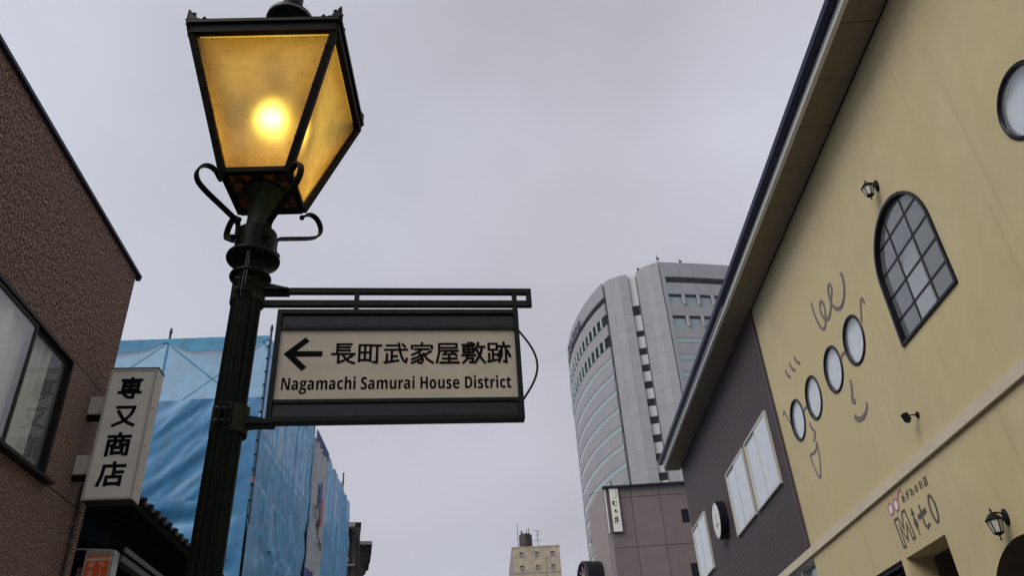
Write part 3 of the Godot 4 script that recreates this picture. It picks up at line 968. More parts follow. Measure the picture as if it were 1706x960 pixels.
func brown_stucco_building():
	var o := thing("brown_stucco_building", "brown two storey building in rough sprayed stucco with a sliding window", "building", left_at, LEFT_TURN)
	var top := 6.74
	var up := MB.new()
	up.box(Vector3(1.0, (5.235 + top) / 2, -.15), Vector3(13.56, top - 5.235, .3))
	put("rough_wall", up, M.rough_stucco, o)
	var md := MB.new()
	md.box(Vector3(7.36, 4.647, -.152), Vector3(.83, 1.16, .3))
	md.box(Vector3(-.55, 4.647, -.152), Vector3(10.4, 1.16, .3))
	put("middle_wall", md, M.fine_stucco, o)
	put("lower_wall", bx(Vector3(1.0, 2.025, -.152), Vector3(13.56, 4.05, .3)), M.fine_stucco, o)
	var jt := MB.new()
	jt.box(Vector3(7.36, 5.231, -.012), Vector3(.83, .016, .022))
	jt.box(Vector3(7.36, 4.059, -.012), Vector3(.83, .016, .022))
	put("groove", jt, M.groove, o)
	put("end_wall", bx(Vector3(7.63, 3.37, -4.15), Vector3(.3, 6.74, 7.7)), M.fine_stucco, o)
	put("back_wall", bx(Vector3(1.0, 3.37, -8.15), Vector3(13.5, 6.74, .3)), M.fine_stucco, o)
	put("floor_slab", bx(Vector3(1.0, 3.9, -4.15), Vector3(12.8, .2, 7.6)), M.dark_room, o)
	put("flat_roof", bx(Vector3(1.0, 6.6, -4.15), Vector3(12.8, .2, 7.6)), M.gutter_grey, o)
	var cp := MB.new()
	cp.box(Vector3(1.02, 6.758, -.145), Vector3(13.66, .034, .37))
	put("roof_cap", cp, M.navy_trim, o)
	put("roof_cap_lip", bx(Vector3(1.02, 6.784, -.150), Vector3(13.64, .018, .35)), M.grey_trim, o)
	put("cap_drip", bx(Vector3(7.79, 6.71, .03), Vector3(.02, .06, .05)), M.navy_trim, o)
	# the window
	var w := Node3D.new()
	w.name = "window"
	o.add_child(w)
	var f := MB.new()
	f.frame(4.66, 4.07, 6.935, 5.225, .030, -.07, .008)
	f.box(Vector3(5.8, 4.055, .03), Vector3(2.36, .03, .10))
	put("frame", f, M.bronze_frame, w)
	var sa := MB.new()
	sa.frame(4.70, 4.108, 6.205, 5.190, .034, -.030, -.006)
	put("sash", sa, M.bronze_frame, w)
	var sb := MB.new()
	sb.frame(6.14, 4.108, 6.900, 5.190, .034, -.058, -.034)
	put("sash", sb, M.bronze_frame, w)
	put("pane", bx(Vector3(5.45, 4.65, -.018), Vector3(1.44, 1.02, .005)), M.glass, w)
	put("pane", bx(Vector3(6.52, 4.65, -.046), Vector3(.70, 1.02, .005)), M.glass, w)
	var cu := put("curtain", blind_mesh(1.55, 1.1, 4.0, .032, .4), M.curtain, w)
	cu.position = Vector3(5.42, 4.65, -.10)
	var cv := put("curtain", blind_mesh(.50, 1.1, 3.0, .030, 2.0), M.curtain, w)
	cv.position = Vector3(6.42, 4.65, -.12)
	put("room_wall", bx(Vector3(5.8, 4.65, -1.6), Vector3(2.6, 1.5, .05)), M.dark_room, w)
	# stencilled poster hanging inside the glass
	var ps := MB.new()
	for k in 7:
		ps.box(Vector3(6.74, 4.86 - k * .035, -.2), Vector3(.13, .012, .004))
	ps.strip([Vector2(6.62, 4.56), Vector2(6.8, 4.44)], .03, -.2, -.196)
	ps.strip([Vector2(6.8, 4.56), Vector2(6.62, 4.42)], .03, -.2, -.195)
	ps.strip([Vector2(6.60, 4.36), Vector2(6.8, 4.33)], .03, -.2, -.196)
	put("hanging_slats", ps, M.shade_wall if M.has("shade_wall") else M.curtain, w)
	# drain pipe at the corner
	var dp := MB.new()
	dp.tube([Vector3(7.70, 0.1, .045), Vector3(7.70, 4.33, .045)], .032, 12)
	for y in [1.2, 2.6, 3.9]:
		dp.box(Vector3(7.70, y, .03), Vector3(.09, .025, .07))
	put("drain_pipe", dp, M.fine_stucco, o)

func shop_signs():
	# projecting light box; local x out of the wall, y up, z towards the camera
	var R := Basis(Vector3(0.9945219, 0, -0.10452846), Vector3.UP, Vector3(0.10452846, 0, 0.9945219))
	var u := Vector3(-0.10452846, 0, -0.9945219)
	var o := thing("light_box_sign", "tall white light box sign with four black characters, projecting from the brown wall", "sign", left_at + u * 7.4)
	o.basis = R
	var x0 := .150; var x1 := .600; var y0 := 4.035; var y1 := 5.365
	var ca := MB.new()
	ca.box(Vector3((x0 + x1) / 2, (y0 + y1) / 2, -.095), Vector3(x1 - x0, y1 - y0, .17))
	put("case", ca, M.signbox_side, o)
	var rm := MB.new()
	rm.frame(x0, y0, x1, y1, .022, -.01, .006)
	put("face_trim", rm, M.signbox_side, o)
	put("top_cap", bx(Vector3((x0 + x1) / 2, y1 + .008, -.09), Vector3(x1 - x0 + .012, .014, .19)), M.navy_trim, o)
	put("base_plate", bx(Vector3((x0 + x1) / 2, y0 - .006, -.09), Vector3(x1 - x0 - .01, .010, .16)), M.signbox_rust, o)
	put("face_panel", bx(Vector3((x0 + x1) / 2, (y0 + y1) / 2, -.006), Vector3(x1 - x0 - .045, y1 - y0 - .045, .008)), M.signbox_white, o)
	var ch := ["専", "又", "商", "店"]
	for k in 4:
		var st := MB.new()
		glyph(st, ch[k], .254, 5.265 - k * .292, .228, .225, .032, -.002, .0005)
		put("character", st, M.black_letter, o)
	for y in [4.99, 4.385]:
		var b := MB.new()
		b.cbox(Vector3(.075, y, -.06), Vector3(.15, .19, .07), .006)
		put("mounting_box", b, M.signbox_side, o)
		put("bracket_arm", bx(Vector3(.075, y - .12, -.07), Vector3(.15, .05, .05)), M.old_wood, o)
	for y in [4.55, 4.95]:
		var rv := MB.new()
		rv.ball(Vector3(x1 + .002, y, -.03), .008)
		put("rivet", rv, M.steel_bolt, o)
	# orange restaurant sign
	var g := thing("orange_sign", "orange noodle shop sign in an aluminium case below the white light box", "sign", left_at + u * 7.73)
	g.basis = R
	var gx0 := .165; var gx1 := .418; var gy1 := 3.665; var gy0 := 2.5
	put("case", bx(Vector3((gx0 + gx1) / 2, (gy0 + gy1) / 2, -.065), Vector3(gx1 - gx0, gy1 - gy0, .12)), M.aluminium, g)
	var gf := MB.new()
	gf.frame(gx0, gy0, gx1, gy1, .018, -.006, .006)
	put("face_trim", gf, M.aluminium, g)
	put("white_border", bx(Vector3((gx0 + gx1) / 2 - .002, (gy0 + gy1) / 2, -.002), Vector3(gx1 - gx0 - .040, gy1 - gy0 - .04, .004)), M.cream_letter, g)
	put("orange_panel", bx(Vector3((gx0 + gx1) / 2 - .006, (gy0 + gy1) / 2 - .035, .001), Vector3(gx1 - gx0 - .050, gy1 - gy0 - .115, .004)), M.orange, g)
	var pt := MB.new()
	pt.box(Vector3((gx0 + gx1) / 2 - .006, gy1 - .047, .001), Vector3(gx1 - gx0 - .050, .040, .004))
	put("pattern_strip", pt, M.brick_red, g)
	var mz := MB.new()
	for k in 4:
		var mx := gx0 + .034 + k * .047
		mz.strip([Vector2(mx, gy1 - .063), Vector2(mx, gy1 - .032), Vector2(mx + .036, gy1 - .032), Vector2(mx + .036, gy1 - .060), Vector2(mx + .012, gy1 - .060), Vector2(mx + .012, gy1 - .046), Vector2(mx + .024, gy1 - .046)], .0032, .003, .0045)
	put("key_pattern", mz, M.cream_letter, g)
	var ka := MB.new()
	glyph(ka, "ラ", .298, gy1 - .105, .05, .055, .0085, .003, .0045)
	glyph(ka, "ー", .298, gy1 - .175, .05, .055, .0085, .003, .0045)
	glyph(ka, "ギ", .208, gy1 - .105, .055, .055, .0085, .003, .0045)
	glyph(ka, "ョ", .208, gy1 - .175, .05, .055, .0085, .003, .0045)
	put("lettering", ka, M.cream_letter, g)
	var hb := MB.new()
	hb.tube([Vector3(.0, gy1 + .035, -.05), Vector3(.36, gy1 + .012, -.05)], .009, 8)
	hb.tube([Vector3(.0, 2.7, -.05), Vector3(.17, 2.7, -.05)], .009, 8)
	put("hanger_bar", hb, M.aluminium, g)

func tile_roof_house():
	var o := thing("tile_roof_house", "old dark wooden house with a tiled eave between stucco building and blue sheets", "house", left_at, LEFT_TURN)
	var a := 7.86
	var b := 12.9
	put("wall", bx(Vector3((a + b) / 2, 1.95, -.65), Vector3(b - a, 3.9, .2)), M.old_wood, o)
	put("side_wall", bx(Vector3(b - .1, 2.1, -3.6), Vector3(.2, 4.2, 5.7)), M.old_wood, o)
	var tilt := Basis(Vector3.RIGHT, .36)
	var sl := MB.new()
	sl.box(Vector3((a + b) / 2, 4.17 + 1.15, .46 - 3.1), Vector3(b - a, .05, 6.6), tilt)
	put("roof_slope", sl, M.old_wood, o)
	var bl := MB.new()
	bl.box(Vector3((a + b) / 2, 4.17 + .4, -3.2 + 3.6), Vector3(.01, .01, .01))
	# eave tiles: each a curved pan with a round end
	var n := 23
	var tm := MB.new()
	for i in 8:
		var x0 := -.107 + .215 * i / 8.0
		var x1 := -.107 + .215 * (i + 1) / 8.0
		var h0 := .022 * cos((x0 / .1075) * PI)
		var h1 := .022 * cos((x1 / .1075) * PI)
		tm.quad(Vector3(x0, h0, .0), Vector3(x1, h1, .0), Vector3(x1, h1, -.30), Vector3(x0, h0, -.30))
		tm.quad(Vector3(x0, h0 - .03, .0), Vector3(x1, h1 - .03, .0), Vector3(x1, h1, .0), Vector3(x0, h0, .0))
		tm.quad(Vector3(x0, h0 - .03, -.3), Vector3(x1, h1 - .03, -.3), Vector3(x1, h1 - .03, .0), Vector3(x0, h0 - .03, .0))
	tm.lathe([Vector2(0, 0), Vector2(.036, 0), Vector2(.036, .05), Vector2(0, .05)], 14, Vector3(0, -.008, -.03), Basis(Vector3.RIGHT, PI / 2))
	var tmesh := tm.mesh()
	for r in 5:
		for k in n:
			var t := put("tile", tmesh, M.roof_tile, o)
			var d := Vector3(0, 0, -1).rotated(Vector3.RIGHT, .36)
			t.position = Vector3(a + .11 + k * .2165, 4.205 + r * .014, .50) + d * (.27 * r) + Vector3(0, rng.randf_range(-.004, .004), 0)
			t.rotation.x = .36
	# rafters and boards under the eave
	for k in 12:
		put("rafter", bx(Vector3(a + .2 + k * .42, 4.17 + .12, .46 - .55), Vector3(.05, .07, 1.15), tilt), M.old_wood, o)
	var fb := MB.new()
	fb.box(Vector3((a + b) / 2, 4.12, .46), Vector3(b - a, .06, .03))
	put("eave_board", fb, M.old_wood, o)
	# a small canopy over the shopfront with a metal edge
	put("canopy", bx(Vector3((a + b) / 2, 3.78, .0), Vector3(b - a, .05, .9), Basis(Vector3.RIGHT, .16)), M.old_wood, o)
	put("canopy_edge", bx(Vector3((a + b) / 2, 3.70, .45), Vector3(b - a, .05, .02)), M.gutter_grey, o)
	put("canopy_gutter", bx(Vector3((a + b) / 2, 3.62, .40), Vector3(b - a, .06, .09)), M.gutter_grey, o)
	put("shop_fascia", bx(Vector3((a + b) / 2, 3.3, .1), Vector3(b - a, .5, .08)), M.fine_stucco, o)

# ---------------------------------------------------------------- blue sheets on scaffolding; local x along the front, z towards the camera
func cloth(x0: float, x1: float, y0: float, y1: float, sd: int, amp: float, mode: int) -> MB:
	var st := MB.new()
	var f := FastNoiseLite.new()
	f.seed = sd
	f.frequency = 1.0
	f.fractal_octaves = 2
	f.noise_type = FastNoiseLite.TYPE_SIMPLEX_SMOOTH
	var nx := maxi(10, int((x1 - x0) / .06))
	var ny := maxi(10, int((y1 - y0) / .08))
	var P := []
	for j in ny + 1:
		var row := PackedVector3Array()
		for i in nx + 1:
			var u := float(i) / nx
			var w := float(j) / ny
			var x := lerpf(x0, x1, u)
			var y := lerpf(y0, y1, w)
			var pin := sin(PI * u)
			var z := 0.0
			if mode == 0:      # taut mesh: slight sag between the posts
				z = -.05 * pin * sin(PI * w) + amp * .3 * f.get_noise_2d(x * .8, y * .5)
			elif mode == 1:    # slack tarpaulin: long slanting folds
				z = amp * (f.get_noise_2d((x * .62 - y * .78) * 2.5, (x * .78 + y * .62) * .16) * .55 + .25 * f.get_noise_2d((x * .8 - y * .6) * 4.0, (x * .6 + y * .8) * .3) + .5 * f.get_noise_2d(x * .5, y * .4))
			elif mode == 2:    # upright folds
				z = amp * (f.get_noise_2d(x * 2.6, y * .16) * .75 + .35 * f.get_noise_2d((x * .75 + y * .66) * 2.4, (x - y) * .35)) + .05 * absf(sin(x * 3.4)) + .03 * absf(f.get_noise_2d(x * 1.6 + 9.0, y * 1.1))
			elif mode == 4:    # crumpled: short crossing creases
				z = amp * (absf(f.get_noise_2d((x * .8 + y * .6) * 1.5, (x * .6 - y * .8) * .7)) + .6 * absf(f.get_noise_2d((x * .5 - y * .87) * 1.9 + 5.0, (x + y) * .5)) + .5 * f.get_noise_2d(x * 2.6, y * .3))
			else:              # gathered at the hem: level folds
				z = amp * (f.get_noise_2d(x * .35 + y * .4, y * 1.9) + .3 * f.get_noise_2d(x * 1.2, y))
			z *= smoothstep(.0, .5, absf(x))
			row.append(Vector3(x, y + .02 * f.get_noise_2d(x * 2.0, 3.0) * (1.0 if j == 0 else 0.0), z))
		P.append(row)
	for j in ny:
		for i in nx:
			var N := []
			for o in [[0, 0], [1, 0], [1, 1], [0, 1]]:
				var ii: int = i + o[0]
				var jj: int = j + o[1]
				var dx: Vector3 = P[jj][mini(ii + 1, nx)] - P[jj][maxi(ii - 1, 0)]
				var dy: Vector3 = P[mini(jj + 1, ny)][ii] - P[maxi(jj - 1, 0)][ii]
				N.append(dx.cross(dy).normalized())
			st.tri(P[j][i], P[j][i + 1], P[j + 1][i + 1], N[0], N[1], N[2])
			st.tri(P[j][i], P[j + 1][i + 1], P[j + 1][i], N[0], N[2], N[3])
	return st

func scaffold():
	var o := thing("sheeted_scaffold", "scaffold wrapped in blue sheets round a house being rebuilt", "scaffolding", Vector3(-4.67663, 0, -13.1958), deg_to_rad(3.5))
	# the front runs to -x, the street side runs to -z from the corner at the origin
	var H := 9.22
	var poles := [Vector3(0.02, 0, .0), Vector3(-1.9, 0, 0), Vector3(-3.8, 0, 0), Vector3(-5.7, 0, 0)]
	for p in poles:
		var m := MB.new()
		m.tube([Vector3(p.x, 0, -.10), Vector3(p.x, H + .26, -.10)], .024, 8)
		m.tube([Vector3(p.x, H + .16, -.10), Vector3(p.x, H + .20, -.10)], .034, 8)
		put("upright", m, M.scaffold_pipe, o)
	var side_poles := [1.8, 3.6, 5.3, 6.9, 8.6, 10.0, 10.52]
	for k in side_poles.size():
		var m := MB.new()
		var tall: float = [.2, .12, .75, .22, .3, .75, .2][k]
		m.tube([Vector3(-.10, 0, -side_poles[k]), Vector3(-.10, H + tall, -side_poles[k])], .024, 8)
		m.tube([Vector3(-.10, H + tall * .55, -side_poles[k]), Vector3(-.10, H + tall * .55 + .05, -side_poles[k])], .036, 8)
		put("upright", m, M.scaffold_pipe, o)
	for y in [9.18, 7.55, 5.9, 4.2, 2.4]:
		var m := MB.new()
		m.tube([Vector3(-5.7, y, -.13), Vector3(.0, y, -.13)], .022, 8)
		put("rail", m, M.scaffold_pipe, o)
		var q := MB.new()
		q.tube([Vector3(-.13, y, 0), Vector3(-.13, y, -10.5)], .022, 8)
		put("rail", q, M.scaffold_pipe, o)
	for k in 3:
		var x := -1.9 * k
		for s in 2:
			var m := MB.new()
			var ys := [9.1, 7.6] if s == 0 else [7.6, 9.1]
			m.tube([Vector3(x - .05, ys[0], -.07 - .04 * s), Vector3(x - 1.85, ys[1], -.07 - .04 * s)], .014, 6)
			put("brace", m, M.scaffold_pipe, o)
	for k in 5:
		var m := MB.new()
		m.tube([Vector3(-.09, 9.1 if k % 2 else 5.9, -1.9 * k), Vector3(-.09, 5.9 if k % 2 else 9.1, -1.9 * (k + 1))], .014, 6)
		put("brace", m, M.scaffold_pipe, o)
	for y in [7.45, 5.8, 4.1]:
		put("deck", bx(Vector3(-2.85, y - .03, -.55), Vector3(5.7, .04, .75)), M.scaffold_pipe, o)
		put("deck", bx(Vector3(-.46, y - .03, -5.7), Vector3(.60, .04, 9.4)), M.scaffold_pipe, o)
	# front sheets
	var xs := [.02, -1.9, -3.8, -5.7]
	for k in 3:
		put("mesh_sheet", cloth(xs[k + 1], xs[k], 7.62, H - .02, 30, .05, 0), M["mesh_sheet%d" % k], o)
		var hm := MB.new()
		var hp := PackedVector2Array([Vector2(xs[k + 1], H - .03), Vector2(xs[k], H - .03)])
		for j in 13:
			var t := j / 12.0
			hp.append(Vector2(lerpf(xs[k], xs[k + 1], t), H - .10 - .34 * sin(PI * t) * (.8 + .2 * sin(t * 9.0 + k))))
		hm.prism(hp, .012, .018)
		put("top_hem", hm, M["mesh_sheet%d" % ((k + 1) % 3)], o)
	for k in 2:
		put("tarpaulin", cloth([-2.9, -5.7][k], [.02, -2.9][k], 5.9, 7.9, 40, .065, 1), M["tarp%d" % k], o).position.z = .03
		put("tarpaulin", cloth([-2.9, -5.7][k], [.02, -2.9][k], 3.9, 6.0, 50, .10, 3), M["tarp%d" % (1 - k)], o).position.z = .06
		put("tarpaulin", cloth([-2.9, -5.7][k], [.02, -2.9][k], 1.8, 4.0, 60, .08, 1), M["tarp%d" % k], o).position.z = .04
	# street side sheets, hung from the top rail
	var side := Node3D.new()
	side.name = "street_side"
	o.add_child(side)
	side.position = Vector3(.02, 0, 0)
	side.rotation.y = PI / 2
	var zs := [0.0, .75, 1.65, 2.6, 3.55, 4.62, 6.3, 7.3, 8.3, 9.4, 10.5]
	for k in zs.size() - 1:
		put("side_sheet", cloth(zs[k], zs[k + 1], 5.45, H - .02, 70, .11, 2), M["side_sheet%d" % (k % 3)], side).position.z = -.13 if k == 5 else 0.0
		put("side_sheet", cloth(zs[k], zs[k + 1], 1.8, 5.6, 90, .13, 4), M["side_sheet%d" % ((k + 1) % 3)], side).position.z = -.16 if k == 5 else .03
	for k in zs.size() - 2:
		var rp := MB.new()
		var pts := []
		for j in 24:
			pts.append(Vector3(zs[k + 1] + .006 * sin(j * 2.1 + k), 2.0 + j * .31, .09 + .02 * sin(j * 1.3)))
		rp.tube(pts, .008, 5)
		put("seam_rope", rp, M.side_rope, side)
	put("banner", cloth(4.63, 6.29, 5.95, H - .25, 201, .035, 2), M.banner_white, side).position.z = .05
	put("banner_foot", cloth(4.63, 6.29, 2.6, 5.95, 202, .06, 2), M.banner_blue, side).position.z = .05
	put("banner_tie", bx(Vector3(5.46, H - .16, .10), Vector3(1.66, .24, .01)), M.banner_blue, side)
	var lb := MB.new()
	lb.prism(PackedVector2Array([Vector2(5.30, 8.05), Vector2(5.36, 8.12), Vector2(5.52, 8.12), Vector2(5.58, 8.05), Vector2(5.58, 7.68), Vector2(5.30, 7.42)]), .10, .106)
	put("logo_upper", lb, M.logo_blue, side).position.z = .04
	var lr := MB.new()
	lr.prism(PackedVector2Array([Vector2(5.60, 7.72), Vector2(5.80, 7.80), Vector2(5.83, 7.50), Vector2(5.76, 7.16), Vector2(5.58, 7.02), Vector2(5.50, 7.18), Vector2(5.66, 7.36)]), .10, .106)
	put("logo_lower", lr, M.logo_red, side).position.z = .04
	var tx := MB.new()
	tx.strip([Vector2(5.06, 7.38), Vector2(4.97, 7.42), Vector2(4.94, 7.33), Vector2(5.05, 7.24), Vector2(5.03, 7.14), Vector2(4.92, 7.17)], .035, .1, .106)
	for k in 4:
		var cx: float = 5.18 + .19 * k + (.05 if k > 1 else 0.0)
		var cy: float = [7.02, 6.86, 6.72, 6.66][k]
		tx.strip([Vector2(cx - .05, cy - .08), Vector2(cx - .05, cy + .10), Vector2(cx + .05, cy - .07), Vector2(cx + .06, cy + .11)], .028, .1, .106 + .0002 * k)
	put("logo_lettering", tx, M.ink, side).position.z = .04
	var cw := MB.new()
	cw.strip([Vector2(5.02, 4.85), Vector2(5.10, 4.60), Vector2(5.22, 4.30), Vector2(5.34, 4.52), Vector2(5.20, 4.66), Vector2(5.12, 4.40)], .07, .18, .186)
	cw.strip([Vector2(5.45, 4.55), Vector2(5.40, 4.22), Vector2(5.58, 4.05), Vector2(5.72, 4.28), Vector2(5.62, 4.50), Vector2(5.48, 4.40)], .06, .18, .187)
	cw.strip([Vector2(5.10, 4.08), Vector2(5.30, 3.82), Vector2(5.60, 3.80)], .06, .18, .188)
	put("banner_script", cw, M.banner_white, side).position.z = .0
	# the corner lacing and a red tie
	var lc := MB.new()
	for k in 26:
		lc.box(Vector3(.035, 2.2 + k * .27, .035), Vector3(.03, .03, .03), Basis.from_euler(Vector3(k, k * 2, 0)))
	put("lacing", lc, M.ink, o)
	put("red_tie", bx(Vector3(.05, 6.33, .06), Vector3(.04, .09, .03)), M.logo_red, o)
	# the house inside
	put("house_wall", bx(Vector3(-3.3, 3.7, -5.6), Vector3(5.0, 7.4, 9.0)), M.house_wall, o)

func far_brown_house():
	var o := thing("far_brown_house", "dark brown house with stepped eaves beyond the blue scaffold", "house", Vector3(-6.0866, 0, -29.376), deg_to_rad(12.5))
	put("wall", bx(Vector3(-2.5, 5.05, -4.0), Vector3(5.0, 10.1, 8.0)), M.brown_house, o)
	put("roof", bx(Vector3(-2.5, 10.18, -4.0), Vector3(5.06, .14, 8.1)), M.dark_timber, o)
	var e := MB.new()
	e.box(Vector3(-1.2, 9.98, .35), Vector3(2.0, .14, .7))
	put("eave", e, M.mauve_wall, o)
	put("eave_shade_board", bx(Vector3(-1.25, 9.72, .22), Vector3(1.9, .32, .42)), M.dark_timber, o)
	put("side_wing", bx(Vector3(.09, 4.72, -1.2), Vector3(.18, 9.44, 2.0)), M.brown_house, o)
	put("side_eave", bx(Vector3(.23, 9.50, -.9), Vector3(.46, .12, 1.9)), M.mauve_wall, o)
	var cb := MB.new()
	cb.prism(PackedVector2Array([Vector2(.185, 9.435), Vector2(.185, 8.66), Vector2(.30, 8.78), Vector2(.30, 8.86), Vector2(.395, 8.90), Vector2(.40, 9.12), Vector2(.445, 9.16), Vector2(.45, 9.435)]), -1.6, -.05)
	put("eave_bracket", cb, M.dark_timber, o)
	var w := Node3D.new()
	w.name = "window"
	o.add_child(w)
	var f := MB.new()
	f.frame(-.95, 8.78, -.29, 9.06, .05, .0, .05)
	put("frame", f, M.dark_timber, w)
	put("pane", bx(Vector3(-.62, 8.92, .01), Vector3(.56, .18, .01)), M.mauve_wall, w)
	put("sill_eave", bx(Vector3(-.7, 8.68, .1), Vector3(1.1, .05, .25)), M.mauve_wall, o)
	for k in 12:
		put("wall_batten", bx(Vector3(-.08 - k * .22, 5.2, .012), Vector3(.03, 9.0, .02)), M.dark_timber, o)
	var bc := MB.new()
	bc.frame(.20, 7.7, .44, 8.5, .03, -1.0, -.96)
	for k in 4:
		bc.box(Vector3(.25 + .045 * k, 8.1, -.98), Vector3(.012, .72, .02))
	put("side_railing", bc, M.dark_timber, o)

func cream_block():
	var o := thing("cream_block", "cream apartment block far down the street with a red water tank", "building", Vector3(-1.3133, 0, -74.9885), deg_to_rad(3.5))
	put("wall", bx(Vector3(2.2, 10.2, -5.0), Vector3(4.4, 20.4, 10.0)), M.cream_tile, o)
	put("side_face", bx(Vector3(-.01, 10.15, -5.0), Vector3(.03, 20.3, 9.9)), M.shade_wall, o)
	put("parapet", bx(Vector3(2.2, 20.43, -5.0), Vector3(4.46, .1, 10.06)), M.cream_tile, o)
	for r in 6:
		for c in 3:
			var w := Node3D.new()
			w.name = numbered(o, "window")
			o.add_child(w, true)
			w.position = Vector3(.82 + c * 1.43, 19.76 - r * 1.19, 0)
			var f := MB.new()
			f.frame(-.19, -.21, .19, .21, .03, .0, .06)
			put("frame", f, M.cream_tile, w)
			put("pane", bx(Vector3(0, -.05, .015), Vector3(.32, .28, .02)), M.room_grey, w)
			put("shutter_box", bx(Vector3(0, .145, .03), Vector3(.34, .075, .06)), M.dark_timber, w)
	for y in [18.1, 16.9]:
		put("string_course", bx(Vector3(2.2, y, .01), Vector3(4.4, .04, .04)), M.shade_wall, o)
	var pp := MB.new()
	pp.tube([Vector3(3.0, 12, .05), Vector3(3.0, 19.4, .05)], .035, 8)
	put("drain_pipe", pp, M.cream_tile, o)
	var t := thing("water_tank", "dark red cylindrical water tank on the cream block's roof", "water tank", o.transform * Vector3(1.36, 20.5, -.9), deg_to_rad(3.5))
	var tk := MB.new()
	tk.lathe([Vector2(0, .15), Vector2(.62, .15), Vector2(.62, 1.2), Vector2(.5, 1.32), Vector2(0, 1.36)], 24)
	put("drum", tk, M.tank, t)
	for k in 4:
		put("leg", bx(Vector3(.4 * cos(PI / 4 + k * PI / 2), .08, .4 * sin(PI / 4 + k * PI / 2)), Vector3(.1, .16, .1)), M.dark_timber, t)
	var lad := MB.new()
	lad.tube([Vector3(.1, .1, .66), Vector3(.1, 1.6, .66)], .03, 6)
	lad.tube([Vector3(.3, .1, .62), Vector3(.3, 1.75, .62)], .03, 6)
	lad.tube([Vector3(-.35, 1.3, .2), Vector3(-.35, 1.6, .2)], .08, 6)
	put("ladder", lad, M.dark_timber, t)
	var a := thing("roof_mast", "thin lightning rod beside the red water tank", "mast", o.transform * Vector3(.62, 20.4, -.6))
	var ma := MB.new()
	ma.tube([Vector3.ZERO, Vector3(0, 2.35, 0)], .025, 6)
	put("rod", ma, M.dark_timber, a)
	var b := thing("roof_aerial", "spindly television aerial at right of the red water tank", "antenna", o.transform * Vector3(2.5, 20.4, -.6))
	var ae := MB.new()
	ae.tube([Vector3.ZERO, Vector3(0, 1.7, 0)], .025, 6)
	put("pole", ae, M.dark_timber, b)
	for q in [[1.6, .35, -.25], [1.25, .2, .1], [.75, .4, .05]]:
		var el := MB.new()
		el.tube([Vector3(-q[1], q[0] + q[2] * -.5, 0), Vector3(q[1], q[0] + q[2] * .5, 0)], .016, 6)
		put("element", el, M.dark_timber, b)
	var bs := MB.new()
	bs.lathe([Vector2(.18, 0), Vector2(.1, .35), Vector2(0, .4)], 10)
	put("base", bs, M.aluminium, b)

# ---------------------------------------------------------------- the hotel tower
func facade_box(a: Vector2, b: Vector2, y0: float, y1: float, inset: float, thick: float, gap: float) -> MB:   # a..b seen from outside runs left to right
	var d := (b - a)
	var L := d.length()
	d /= L
	var nrm := Vector2(-d.y, d.x)   # x right, z towards the viewer
	var c := (a + b) / 2 - nrm * (inset + thick / 2)
	var st := MB.new()
	st.box(Vector3(c.x, (y0 + y1) / 2, c.y), Vector3(L - gap, y1 - y0 - gap, thick), Basis(Vector3(d.x, 0, d.y), Vector3.UP, Vector3(nrm.x, 0, nrm.y)))
	return st

